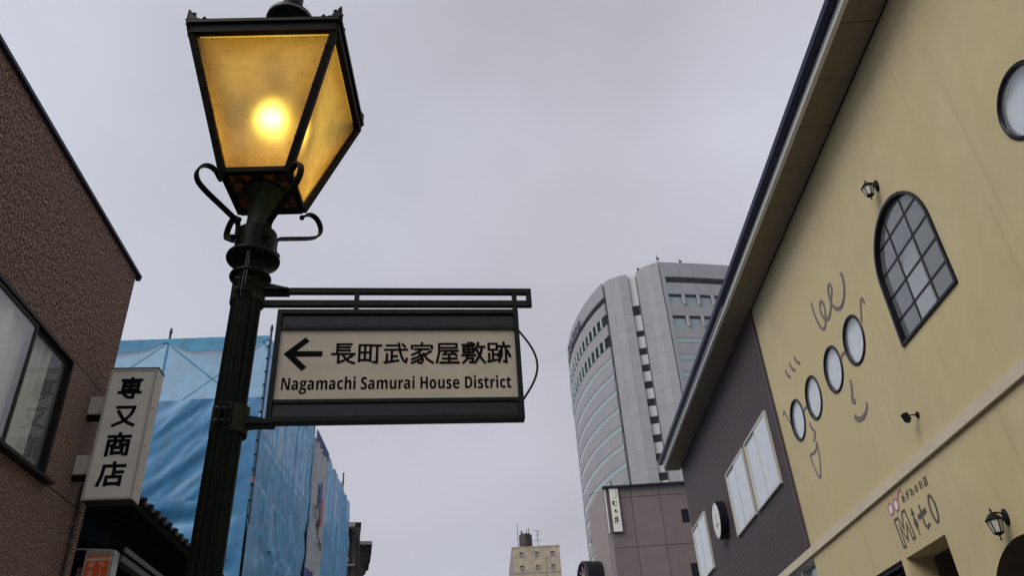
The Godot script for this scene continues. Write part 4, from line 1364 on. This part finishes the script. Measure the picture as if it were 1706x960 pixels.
func tower():
	var o := thing("hotel_tower", "tall grey hotel tower with curved faces and a dark slotted white recess", "tower")
	var left := [Vector2(10.3, -131), Vector2(9.62, -127), Vector2(9.38, -122.8), Vector2(9.68, -118.4), Vector2(10.15, -114.8), Vector2(10.82, -111.4), Vector2(11.7, -108.2), Vector2(12.75, -105.2), Vector2(14.0, -102.4)]
	var cyl_a := [Vector2(14.35, -102.2), Vector2(15.3, -101.25), Vector2(16.5, -100.6), Vector2(17.75, -100.35)]
	var cyl_b := [Vector2(18.95, -99.85), Vector2(19.95, -98.6), Vector2(20.95, -97.9), Vector2(22.0, -97.5)]
	var right := [Vector2(22.15, -97.5), Vector2(22.75, -97.58)]
	for k in 6:
		right.append(Vector2(22.75, -97.58) + Vector2(2.19, -.37 - .02 * k) * (k + 1))
	# core
	var core := PackedVector2Array()
	for p in left + cyl_a + [Vector2(18.3, -101.3)] + cyl_b + right:
		core.append(p)
	core.append(Vector2(38, -130))
	core.append(Vector2(14, -138))
	var shrunk: PackedVector2Array = Geometry2D.offset_polygon(core, -.42)[0]
	var cm := MB.new()
	cm.xf = Transform3D(Basis(Vector3.RIGHT, Vector3.FORWARD, Vector3.UP), Vector3.ZERO)
	for i in shrunk.size():
		shrunk[i] = Vector2(shrunk[i].x, shrunk[i].y)
	var cy := MB.new()
	var idx := Geometry2D.triangulate_polygon(shrunk)
	for i in range(0, idx.size(), 3):
		var q := []
		for k in 3:
			q.append(Vector3(shrunk[idx[i + k]].x, 65.7, shrunk[idx[i + k]].y))
		cy.tri(q[0], q[1], q[2], Vector3.UP, Vector3.UP, Vector3.UP)
	for i in shrunk.size():
		var a := shrunk[i]
		var b := shrunk[(i + 1) % shrunk.size()]
		var e := (b - a)
		var nn := Vector3(-e.y, 0, e.x)
		if not Geometry2D.is_polygon_clockwise(shrunk):
			nn = -nn
		cy.tri(Vector3(a.x, 0, a.y), Vector3(b.x, 0, b.y), Vector3(b.x, 65.7, b.y), nn, nn, nn)
		cy.tri(Vector3(a.x, 0, a.y), Vector3(b.x, 65.7, b.y), Vector3(a.x, 65.7, a.y), nn, nn, nn)
	put("core_wall", cy, M.tower_core, o)
	var tops := [66.0, 63.48, 62.45, 60.5, 58.78, 56.9, 55.1, 53.35]
	var kinds := ["panel", "louvre", "panel", "bay", "panel", "bay", "panel"]
	for side in 2:
		var pl: Array = left if side == 0 else right
		var low := 24.0 if side == 0 else 40.0
		for k in pl.size() - 1:
			var a: Vector2 = pl[k]
			var b: Vector2 = pl[k + 1]
			var solid: bool = side == 1 and k == 0
			if solid:
				for j in 11:
					put("panel", facade_box(a, b, 66.0 - 2.63 * (j + 1), 66.0 - 2.63 * j, 0, .3, .022), M.tower_panel, o)
				continue
			for j in kinds.size():
				var y1: float = tops[j]
				var y0: float = tops[j + 1]
				var end: bool = side == 0 and k == pl.size() - 2
				if kinds[j] == "panel":
					put("panel", facade_box(a, b, y0, y1, 0, .3, .022), [M.tower_panel, M.tower_panel_b][(j + k) % 2], o)
				elif kinds[j] == "louvre":
					put("louvre_band", facade_box(a, b, y0, y1, .28, .1, 0), M.tower_dark, o)
				else:
					put("window", facade_box(a, b, y0, y1, .34, .06, 0), M.tower_glass if side == 1 else M.tower_dark, o)
					var d := (b - a).normalized()
					for q in ([0.5, 1.0] if side == 0 else [1.0]):
						if end and q == 1.0:
							continue
						var c := a.lerp(b, q)
						var st := MB.new()
						st.tube([Vector3(c.x, y0, c.y) + Vector3(d.y, 0, -d.x) * .05, Vector3(c.x, y1, c.y) + Vector3(d.y, 0, -d.x) * .05], .27 if side == 1 else .2, 10)
						put("column", st, M.tower_panel_b if side == 1 else M.tower_glass, o)
					if side == 1:
						put("lintel_shade", facade_box(a, b, y1 - .28, y1, .24, .1, 0), M.tower_dark, o)
			var y := 53.35
			var j2 := 0
			while y > low:
				put("strip_window", facade_box(a, b, y - .78, y, .06, .12, 0), M.tower_glass, o)
				put("sill_line", facade_box(a, b, y - .86, y - .78, .12, .1, 0), M.tower_dark, o)
				put("panel", facade_box(a, b, y - 2.63, y - .86, 0, .3, .022), [M.tower_panel, M.tower_panel_b][(j2 + k) % 2], o)
				y -= 2.63
				j2 += 1
			put("lower_wall", facade_box(a, b, 0, y, 0, .3, .02), M.tower_panel, o)
	for cyl in [cyl_a, cyl_b]:
		for k in 3:
			for j in 16:
				var y1 := 66.0 if j == 0 else 61.75 + 2.6 - 2.6 * j
				var y0 := 61.75 - 2.6 * j
				put("panel", facade_box(cyl[k], cyl[k + 1], y0, y1, 0, .3, .022), [M.tower_panel_b, M.tower_panel][(j + k + 1) % 2], o)
			put("lower_wall", facade_box(cyl[k], cyl[k + 1], 0, 61.75 - 2.6 * 15, 0, .3, .02), M.tower_panel, o)
	# white recess with dark slots
	var ra := Vector2(17.8, -100.9)
	var rb := Vector2(18.95, -100.65)
	var y := 66.0
	var slots := [[60.7, 59.05], [56.47, 55.5]]
	for k in 10:
		slots.append([53.65 - 2.62 * k, 52.55 - 2.62 * k])
	for s in slots:
		put("recess_panel", facade_box(ra, rb, s[0], y, 0, .3, .0), M.tower_white, o)
		put("slot", facade_box(ra, rb, s[1], s[0], .27, .05, .0), M.tower_dark, o)
		y = s[1]
	put("recess_panel", facade_box(ra, rb, 0, y, 0, .3, .0), M.tower_white, o)
	# hotel name near the top of the curved left face
	var word := "TOKYU"
	for k in 5:
		var t := .55 + k * .55
		var p0: Vector2 = left[2 + int(t)]
		var p1: Vector2 = left[3 + int(t)]
		var c := p0.lerp(p1, t - int(t))
		var d := (p1 - p0).normalized()
		var l := latin(word[k], 1.25, 1.5, .25)
		var h := put("letter", l[0], M.tower_letter, o)
		var nrm := Vector2(-d.y, d.x)
		h.basis = Basis(Vector3(d.x, 0, d.y) * l[1].x, Vector3.UP * l[1].y, Vector3(nrm.x, 0, nrm.y) * l[1].z)
		h.position = Vector3(c.x, 63.75, c.y) + Vector3(nrm.x, 0, nrm.y) * .15
	for p in [[Vector3(22.1, 66, -97.9), 1.5], [Vector3(25.6, 66, -98.9), 1.3], [Vector3(19.3, 66, -99.6), .6]]:
		var st := MB.new()
		st.tube([p[0], p[0] + Vector3(0, p[1], 0)], .05, 6)
		st.ball(p[0] + Vector3(.1, p[1] * .6, 0), .17)
		st.tube([p[0] + Vector3(.28, 0, 0), p[0] + Vector3(.28, p[1] * .75, 0)], .04, 6)
		put("roof_aerial", st, M.dark_timber, o)

# ---------------------------------------------------------------- the brown panelled building with the upright sign
func panel_building():
	var at := Vector3(4.0948, 0, -37.7787)
	var o := thing("panel_building", "brown panelled building below the tower, an upright white sign at its corner", "building", at)
	# front runs to +x; the left face leaves to the far left by 8 degrees
	var H := 13.6
	var core := MB.new()
	core.box(Vector3(3.55, H / 2, -5.3), Vector3(7.0, H - .1, 10.4))
	put("core_wall", core, M.dark_timber, o)
	var xs := [0.0, 1.10, 2.45, 3.80, 5.15, 6.5]
	var ys := [13.6, 13.12, 10.76, 8.36, 5.96, 3.5]
	for i in 5:
		for j in 5:
			var p := MB.new()
			p.cbox(Vector3((xs[i] + xs[i + 1]) / 2, (ys[j] + ys[j + 1]) / 2, -.06), Vector3(xs[i + 1] - xs[i] - .018, ys[j] - ys[j + 1] - .018, .12), .012)
			put("panel", p, [M.brown_panel, M.brown_panel_b][(i * 3 + j * 2) % 2], o)
	put("lower_wall", bx(Vector3(3.25, 1.75, -.06), Vector3(6.5, 3.5, .12)), M.brown_panel, o)
	put("roof_cap", bx(Vector3(3.4, H + .03, -5.0), Vector3(7.3, .08, 10.4)), M.navy_trim, o)
	for p in [[3.40, 12.06], [3.42, 9.55]]:
		put("vent_window", bx(Vector3(p[0] + .13, p[1], -.0), Vector3(.33, .62, .05)), M.tower_dark, o)
	var lf := Node3D.new()
	lf.name = "left_face"
	o.add_child(lf)
	lf.rotation.y = deg_to_rad(98.0)
	# local x leaves along the face, but the face is seen from -z
	var lw := MB.new()
	lw.prism(PackedVector2Array([Vector2(0.0, 0), Vector2(3.45, 0), Vector2(3.45, 13.55), Vector2(3.45, 13.62), Vector2(0.0, 13.6)]), -.25, .0)
	put("side_wall", lw, M.mauve_wall, lf)
	put("side_ledge", bx(Vector3(3.0, 13.0, .05), Vector3(.9, .05, .1)), M.navy_trim, lf)
	# windows
	var w := Node3D.new()
	w.name = "window"
	lf.add_child(w)
	var f := MB.new()
	f.frame(2.26, 11.58, 3.45, 12.92, .10, -.0, .12)
	put("window_frame", f, M.pale_trim, w)
	put("window_back", bx(Vector3(2.85, 12.25, .02), Vector3(1.0, 1.14, .03)), M.mauve_wall, w)
	for k in 4:
		put("hanging_strip", bx(Vector3(3.05, 12.0 + .26 * k - .1, .05), Vector3(.5, .13, .03)), M.dark_timber, w)
	put("narrow_window", bx(Vector3(.86, 12.0, .02), Vector3(.22, .86, .06)), M.tower_dark, lf)
	put("low_slot_window", bx(Vector3(2.2, 10.1, .02), Vector3(.7, .7, .06)), M.tower_dark, lf)
	put("low_slot_window", bx(Vector3(.55, 10.0, .02), Vector3(.25, .6, .06)), M.tower_dark, lf)
	# upright sign
	var s := thing("upright_signboard", "upright white signboard with brushed black characters on the brown building's corner", "sign", at)
	put("board", bx(Vector3(.265, 12.51, .08), Vector3(.44, 2.07, .10)), M.signbox_white, s)
	var fr := MB.new()
	fr.frame(.03, 11.46, .50, 13.565, .02, .02, .14)
	put("edge_trim", fr, M.dark_timber, s)
	var sb := MB.new()
	sb.box(Vector3(-.16, 12.5, -.10), Vector3(.05, 2.1, .40), Basis(Vector3.UP, .12))
	put("side_board", sb, M.signbox_white, s)
	for q in [["む", .12, 12.95, .27, .25, .05, .02], ["ら", .17, 12.53, .20, .16, .05, .025], ["井", .14, 12.20, .24, .36, .042, .03]]:
		var br := MB.new()
		glyph(br, q[0], q[1], q[2], q[3], q[4], q[5], .131, .135, q[6])
		put("brushed_character", br, M.black_letter, s)
	var sm := MB.new()
	for k in 6:
		sm.strip([Vector2(.36, 13.48 - .07 * k), Vector2(.41, 13.48 - .07 * k)], .014, .131, .134)
		sm.strip([Vector2(.385, 13.50 - .07 * k), Vector2(.385, 13.455 - .07 * k)], .012, .131, .1342)
	for k in 2:
		sm.strip([Vector2(.28, 13.13 - .07 * k), Vector2(.33, 13.13 - .07 * k)], .014, .131, .134)
		sm.strip([Vector2(.30, 13.15 - .07 * k), Vector2(.31, 13.10 - .07 * k)], .012, .131, .1342)
	put("small_characters", sm, M.grey_trim, s)
	var a := thing("corner_aerial", "thin aerial with a side arm on the brown building's roof corner", "antenna", at + Vector3(.25, H + .07, -.3))
	var am := MB.new()
	am.tube([Vector3.ZERO, Vector3(0, .4, 0)], .015, 6)
	put("pole", am, M.dark_timber, a)
	var el := MB.new()
	el.tube([Vector3(-1.1, .0, -.8), Vector3(.0, .02, 0)], .012, 6)
	put("arm", el, M.dark_timber, a)
	for k in 4:
		var e := MB.new()
		e.tube([Vector3(-.07 + .01 * k, .18 + .06 * k, 0), Vector3(.07 - .01 * k, .18 + .06 * k, 0)], .010, 6)
		put("element", e, M.dark_timber, a)
	# wheel shaped drum on the left face
	var wh := thing("wheel_drum_sign", "black drum with a spoked wheel face on the brown building's side", "sign", at + Vector3(-1.18, 9.93, -2.0))
	wh.rotation.y = deg_to_rad(-72)
	var turn := Basis(Vector3.RIGHT, PI / 2)
	var dm := MB.new()
	dm.lathe([Vector2(0, -.55), Vector2(.78, -.55), Vector2(.78, .3), Vector2(.74, .33), Vector2(.66, .33), Vector2(.64, .30), Vector2(.64, .1), Vector2(0, .1)], 40, Vector3.ZERO, turn)
	put("drum", dm, M.black_ring, wh)
	var hb := MB.new()
	hb.lathe([Vector2(0, .1), Vector2(.1, .1), Vector2(.1, .28), Vector2(0, .3)], 16, Vector3.ZERO, turn)
	put("hub", hb, M.grey_trim, wh)
	for k in 10:
		var sp := MB.new()
		var d := Vector3(cos(TAU * k / 10), sin(TAU * k / 10), 0)
		sp.tube([d * .08 + Vector3(0, 0, .22), d * .66 + Vector3(0, 0, .22)], .028, 8)
		put("spoke", sp, M.mauve_wall, wh)

# ---------------------------------------------------------------- the street lamp
func street_lamp():
	var o := thing("street_lamp", "lit green black street lamp with a four sided amber glass lantern", "street lamp", Vector3(-1.1266, 0, -2.7805))
	o.rotation = Vector3(0, 0, -.0095)
	# fluted shaft
	var sh := MB.new()
	var nf := 12
	var prof := []
	for k in nf * 6:
		var a := TAU * k / (nf * 6)
		var ph := fposmod(float(k) / 6.0, 1.0)
		var r := .0610 - (.0065 * sin(PI * clampf((ph - .15) / .7, 0, 1)) if ph > .15 and ph < .85 else 0.0)
		prof.append(Vector3(cos(a) * r, 0, sin(a) * r))
	for k in prof.size():
		var l := (k + 1) % prof.size()
		sh.quad(prof[l] + Vector3(0, .9, 0), prof[k] + Vector3(0, .9, 0), prof[k] + Vector3(0, 3.40, 0), prof[l] + Vector3(0, 3.40, 0))
	put("shaft", sh, M.lamp_iron, o)
	var bs := MB.new()
	bs.lathe([Vector2(.19, .0), Vector2(.19, .12), Vector2(.15, .16), Vector2(.13, .5), Vector2(.11, .7), Vector2(.12, .76), Vector2(.08, .84), Vector2(.07, .92), Vector2(.0, .93)], 28)
	put("base", bs, M.lamp_iron, o)
	var nk := MB.new()
	nk.lathe([Vector2(.062, 3.40), Vector2(.066, 3.462), Vector2(.084, 3.478), Vector2(.0865, 3.486), Vector2(.084, 3.494), Vector2(.062, 3.510), Vector2(.062, 3.545), Vector2(.088, 3.560), Vector2(.110, 3.572), Vector2(.1125, 3.58), Vector2(.110, 3.590), Vector2(.095, 3.600), Vector2(.086, 3.612), Vector2(.086, 3.715), Vector2(.075, 3.728), Vector2(.056, 3.733)], 36)
	put("collar", nk, M.lamp_iron, o)
	var tp := MB.new()
	tp.lathe([Vector2(.054, 3.73), Vector2(.052, 3.80), Vector2(.056, 3.86), Vector2(.068, 3.91), Vector2(.088, 3.945), Vector2(.088, 3.956)], 32)
	put("neck", tp, M.lamp_green, o)
	# lantern, turned a little on the pole
	var L := Node3D.new()
	L.name = "lantern"
	o.add_child(L)
	L.rotation.y = .0435
	var hb := 3.9587; var sb := .156; var ht := 4.6877; var st := .3507
	var dir := [Vector3(-1, 0, 1), Vector3(1, 0, 1), Vector3(1, 0, -1), Vector3(-1, 0, -1)]
	var fr := MB.new()
	for k in 4:
		var d: Vector3 = dir[k]
		var e: Vector3 = dir[(k + 1) % 4]
		fr.bar(d * (sb - .012) + Vector3(0, hb, 0), d * (st - .014) + Vector3(0, ht - .02, 0), .032, .032, Vector3(d.x, 0, 0))
		# bottom bar, top rail and a lip
		fr.bar(d * (sb - .012) + Vector3(0, hb, 0), e * (sb - .012) + Vector3(0, hb, 0), .026, .026)
		fr.bar(d * (st - .016) + Vector3(0, ht - .026, 0), e * (st - .016) + Vector3(0, ht - .026, 0), .030, .058)
	put("frame", fr, M.lamp_rust, L)
	var eave := MB.new()
	for k in 4:
		eave.bar(dir[k] * (st + .0) + Vector3(0, ht + .010, 0), dir[(k + 1) % 4] * (st + .0) + Vector3(0, ht + .010, 0), .022, .018)
	put("eave_rail", eave, M.lamp_iron, L)
	for k in 4:
		var d: Vector3 = dir[k]
		var e: Vector3 = dir[(k + 1) % 4]
		var t0 := hb + .014
		var t1 := ht - .062
		var s0 := sb + (st - sb) * (t0 - hb) / (ht - hb) - .016
		var s1 := sb + (st - sb) * (t1 - hb) / (ht - hb) - .016
		var ob := .012
		var p := MB.new()
		var A := d * s0 + Vector3(0, t0, 0); var B := e * s0 + Vector3(0, t0, 0)
		var C := e * s1 + Vector3(0, t1, 0); var D := d * s1 + Vector3(0, t1, 0)
		A = A.lerp(B, .03); B = B.lerp(A, .03); C = C.lerp(D, .015); D = D.lerp(C, .015)
		var nn := (B - A).cross(D - A).normalized()
		var n := 10   # bilinear grid so that the dirt map is not sheared
		for i in n:
			for j in n:
				var q := []
				var uv := []
				for c in [[0, 0], [1, 0], [1, 1], [0, 1]]:
					var fu: float = float(i + c[0]) / n
					var fv: float = float(j + c[1]) / n
					q.append(A.lerp(B, fu).lerp(D.lerp(C, fu), fv))
					uv.append(Vector2(fu, 1.0 - fv))
				p.tri(q[0], q[1], q[2], nn, nn, nn, uv[0], uv[1], uv[2])
				p.tri(q[0], q[2], q[3], nn, nn, nn, uv[0], uv[2], uv[3])
		put("glass_pane", p, M.amber_pane, L)
	# dirty glass in the floor of the lantern, on both sides of a cross bar
	var fl := MB.new()
	fl.bar(Vector3(0, hb, sb - .02), Vector3(0, hb, -sb + .02), .05, .02)
	fl.lathe([Vector2(.09, hb - .004), Vector2(.092, hb + .016), Vector2(.0, hb + .018)], 24)
	put("floor_bar", fl, M.lamp_rust, L)
	for sx in [-1, 1]:
		var q := MB.new()
		var a := Vector3(sx * .026, hb + .003, sb - .024)
		var b := Vector3(sx * (sb - .024), hb + .003, sb - .024)
		var c := Vector3(sx * (sb - .024), hb + .003, -sb + .024)
		var d := Vector3(sx * .026, hb + .003, -sb + .024)
		q.tri(a, b, c, Vector3.DOWN, Vector3.DOWN, Vector3.DOWN, Vector2(0, 0), Vector2(.5, 0), Vector2(.5, 1))
		q.tri(a, c, d, Vector3.DOWN, Vector3.DOWN, Vector3.DOWN, Vector2(0, 0), Vector2(.5, 1), Vector2(0, 1))
		put("floor_pane", q, M.dirty_base_pane, L)
	# roof, vent cap and finial
	var rf := MB.new()
	var prs := [[st + .012, ht + .020], [.22, ht + .155], [.10, ht + .27]]
	for i in 2:
		for k in 4:
			var d: Vector3 = dir[k]
			var e: Vector3 = dir[(k + 1) % 4]
			rf.quad(d * prs[i][0] + Vector3(0, prs[i][1], 0), e * prs[i][0] + Vector3(0, prs[i][1], 0), e * prs[i + 1][0] + Vector3(0, prs[i + 1][1], 0), d * prs[i + 1][0] + Vector3(0, prs[i + 1][1], 0))
	put("roof", rf, M.lamp_iron, L)
	put("reflector", bx(Vector3(0, ht + .005, 0), Vector3(2 * st - .05, .006, 2 * st - .05)), M.reflector, L)
	var cp := MB.new()
	cp.lathe([Vector2(.07, 4.94), Vector2(.07, 5.06), Vector2(.105, 5.10), Vector2(.118, 5.105), Vector2(.124, 5.115), Vector2(.122, 5.135), Vector2(.10, 5.155), Vector2(.055, 5.175), Vector2(.045, 5.19), Vector2(.058, 5.215), Vector2(.06, 5.235), Vector2(.05, 5.255), Vector2(.052, 5.31), Vector2(.03, 5.36), Vector2(.0, 5.42)], 36)
	put("vent_cap", cp, M.lamp_iron, L)
	var lp := MB.new()
	lp.lathe([Vector2(.119, 5.107), Vector2(.125, 5.116), Vector2(.124, 5.124)], 36)
	put("cap_rim", lp, M.grey_trim, L)
	# leaf crests on the corners
	for k in 4:
		var d: Vector3 = dir[k]
		var c := d * (st + .004) + Vector3(0, ht + .018, 0)
		var cr := MB.new()
		for s in 2:
			var along := Vector3(-d.x, 0, 0) if s == 0 else Vector3(0, 0, -d.z)
			var nrm := along.cross(Vector3.UP)
			cr.xf = Transform3D(Basis(along, Vector3.UP, nrm), c)
			cr.prism(PackedVector2Array([Vector2(-.004, 0), Vector2(.075, 0), Vector2(.055, .012), Vector2(.035, .014), Vector2(.040, .026), Vector2(.030, .030), Vector2(.036, .046), Vector2(.028, .054), Vector2(.016, .046), Vector2(.010, .066), Vector2(-.004, .074)]), -.004, .004)
			cr.xf = Transform3D.IDENTITY
			cr.ball(c + along * .078 + Vector3(0, .010, 0), .011, 1.0, 8)
			cr.ball(c + along * .024 + Vector3(0, .046, 0), .009, 1.0, 8)
		put("corner_crest", cr, M.lamp_iron, L)
	# small screw lugs that stick out along the bars
	for k in 4:
		var e: Vector3 = dir[k]
		for t in [.2, .55, .82]:
			var lg := MB.new()
			var c := (e * lerpf(sb, st, t)) + Vector3(0, lerpf(hb, ht, t), 0)
			lg.box(c + Vector3(-e.x, 0, 0) * .02 + Vector3(0, 0, e.z) * .004, Vector3(.014, .010, .012))
			put("screw_lug", lg, M.lamp_rust, L)
	# scroll straps under the corners
	var pr := [Vector2(.206, 3.918), Vector2(.216, 3.925), Vector2(.226, 3.940), Vector2(.243, 3.952), Vector2(.264, 3.955), Vector2(.284, 3.947), Vector2(.300, 3.929), Vector2(.310, 3.905), Vector2(.311, 3.880), Vector2(.303, 3.857), Vector2(.286, 3.838), Vector2(.250, 3.815), Vector2(.190, 3.785), Vector2(.130, 3.755), Vector2(.104, 3.740), Vector2(.094, 3.727), Vector2(.091, 3.705), Vector2(.091, 3.672), Vector2(.096, 3.656), Vector2(.108, 3.652)]
	for k in 4:
		var d: Vector3 = dir[k].normalized()
		var side := d.cross(Vector3.UP)
		var sc := MB.new()
		sc.xf = Transform3D(Basis(d, Vector3.UP, side), Vector3.ZERO)
		var q := []
		for p in pr:
			q.append(p)
		var smooth := []
		for i in q.size() - 1:
			for t in 2:
				smooth.append(q[i].cubic_interpolate(q[i + 1], q[maxi(i - 1, 0)], q[mini(i + 2, q.size() - 1)], t / 2.0))
		smooth.append(q[-1])
		sc.strip(smooth, .0095, -.013, .013, -1, 0)
		var bk := []
		for p in smooth:
			bk.append(p)
		sc.xf = sc.xf * Transform3D(Basis(Vector3.UP, PI), Vector3.ZERO)
		for i in bk.size():
			bk[i] = Vector2(-bk[i].x, bk[i].y)
		sc.strip(bk, .0095, .012, .013, -1, 0)
		sc.xf = Transform3D.IDENTITY
		sc.ball(d * .206 + Vector3(0, 3.915, 0), .013, 1, 8)
		sc.ball(d * .110 + Vector3(0, 3.651, 0), .012, 1, 8)
		put("scroll_strap", sc, M.lamp_iron, L)
	# the burning bulb and its socket
	var sk := MB.new()
	sk.lathe([Vector2(.0, 4.455), Vector2(.03, 4.455), Vector2(.03, 4.66), Vector2(.06, 4.67), Vector2(.06, 4.69), Vector2(.0, 4.69)], 16)
	put("socket", sk, M.reflector, L)
	var bu := MB.new()
	bu.ball(Vector3(0, 4.375, 0), .030, 2.3, 16)
	put("bulb", bu, M.lit_bulb, L)
	var om := OmniLight3D.new()
	om.name = "bulb_light"
	om.light_color = lin(1.0, .74, .15)
	om.light_energy = .072
	om.light_size = .04
	om.omni_range = 40.0
	om.omni_attenuation = 2.0
	om.shadow_enabled = true
	om.position = Vector3(0, 4.375, 0)
	L.add_child(om)

# ---------------------------------------------------------------- the direction sign clamped to the lamp post
func direction_sign():
	var u := Vector3(.99211, 0, -.12533)
	var o := thing("direction_sign", "beige bilingual direction sign with a left arrow, clamped to the lamp post", "sign", Vector3(-1.0971, 0, -2.7922))
	o.basis = Basis(u, Vector3.UP, u.cross(Vector3.UP))
	var bars := MB.new()
	bars.box(Vector3(.627, 3.4285, 0), Vector3(1.14, .0235, .024))
	put("upper_bar", bars, M.sign_frame, o)
	var b2 := MB.new()
	b2.box(Vector3(.627, 3.3665, 0), Vector3(1.14, .0255, .024))
	put("lower_bar", b2, M.sign_frame, o)
	put("end_bar", bx(Vector3(1.186, 3.3978, 0), Vector3(.022, .0375, .0235)), M.sign_frame, o)
	put("hanger", bx(Vector3(.4505, 3.3978, 0), Vector3(.020, .037, .020)), M.sign_frame, o)
	put("hanger", bx(Vector3(.4505, 3.3405, 0), Vector3(.020, .026, .020)), M.sign_frame, o)
	put("hanger", bx(Vector3(1.1225, 3.3978, 0), Vector3(.020, .037, .020)), M.sign_frame, o)
	put("hanger", bx(Vector3(1.1225, 3.3405, 0), Vector3(.020, .026, .020)), M.sign_frame, o)
	var f := MB.new()
	f.frame(.134, 2.828, 1.132, 3.327, .020, -.024, .024)
	f.box(Vector3(.633, 3.240, .0), Vector3(.958, .015, .040))
	f.box(Vector3(.633, 2.9135, .0), Vector3(.958, .015, .040))
	put("frame", f, M.sign_frame, o)
	put("beige_panel", bx(Vector3(.633, 3.0768, 0), Vector3(.958, .311, .020)), M.sign_beige, o)
	put("dark_strip", bx(Vector3(.633, 3.2770, 0), Vector3(.956, .058, .022)), M.sign_strip, o)
	put("dark_strip", bx(Vector3(.633, 2.8770, 0), Vector3(.956, .058, .022)), M.sign_strip, o)
	var ar := MB.new()
	ar.strip([Vector2(.195, 3.1245), Vector2(.327, 3.1245)], .0245, .0102, .0112, -1, 0)
	ar.strip([Vector2(.262, 3.190), Vector2(.1915, 3.1245), Vector2(.258, 3.0585)], .0245, .0102, .0114, -1, .1)
	put("arrow", ar, M.ink, o)
	var kj := ["長", "町", "武", "家", "屋", "敷", "跡"]
	for k in 7:
		var g := MB.new()
		glyph(g, kj[k], .362 + k * .1052, 3.1755, .097, .1005, .0100, .0102, .0110)
		put("character", g, M.ink, o)
	write("latin_lettering", "Nagamachi Samurai House District", .178, 2.9475, .0102, .908, .0745, .001, M.ink, o)
	# bowed rod beside the frame
	var rod := MB.new()
	var rp := []
	for i in 17:
		var t := float(i) / 16
		rp.append(Vector3(1.131 + .070 * sin(PI * t) , 3.238 - .322 * t, 0))
	rod.tube(rp, .0048, 8)
	put("bowed_rod", rod, M.sign_frame, o)
	# clamps
	for y in [3.418, 2.838]:
		var band := MB.new()
		band.lathe([Vector2(.0625, y - .058), Vector2(.0695, y - .056), Vector2(.0695, y + .056), Vector2(.0625, y + .058)], 32, Vector3(.0, 0, 0))
		put("clamp_band", band, M.lamp_green, o)
		var lug := MB.new()
		lug.box(Vector3(-.022, y, .072), Vector3(.008, .085, .034))
		lug.box(Vector3(.004, y, .074), Vector3(.008, .085, .034))
		put("clamp_lug", lug, M.lamp_iron, o)
		var bolt := MB.new()
		for s in [-.025, .025]:
			bolt.tube([Vector3(-.042, y + s, .078), Vector3(.018, y + s, .078)], .0055, 6)
			bolt.tube([Vector3(-.034, y + s, .078), Vector3(-.027, y + s, .078)], .010, 6)
		put("bolt", bolt, M.steel_bolt, o)
		var arm := MB.new()
		var yy: float = y + .012 if y > 3 else y - .010
		arm.prism(PackedVector2Array([Vector2(.055, yy - .020), Vector2(.17, yy - .006), Vector2(.17, yy + .006), Vector2(.10, yy + .026), Vector2(.055, yy + .030)]), -.016, .016)
		arm.box(Vector3(.10, yy - .004, 0), Vector3(.13, .008, .07))
		put("arm_gusset", arm, M.sign_frame, o)
	var cable := MB.new()
	cable.tube([Vector3(-.012, 3.36, .073), Vector3(-.008, 3.42, .094), Vector3(-.004, 3.50, .092), Vector3(.0, 3.56, .112)], .003, 6)
	cable.tube([Vector3(.002, 3.37, .073), Vector3(.004, 3.43, .094), Vector3(.006, 3.50, .092), Vector3(.008, 3.56, .112)], .003, 6)
	put("cable", cable, M.grey_trim, o)
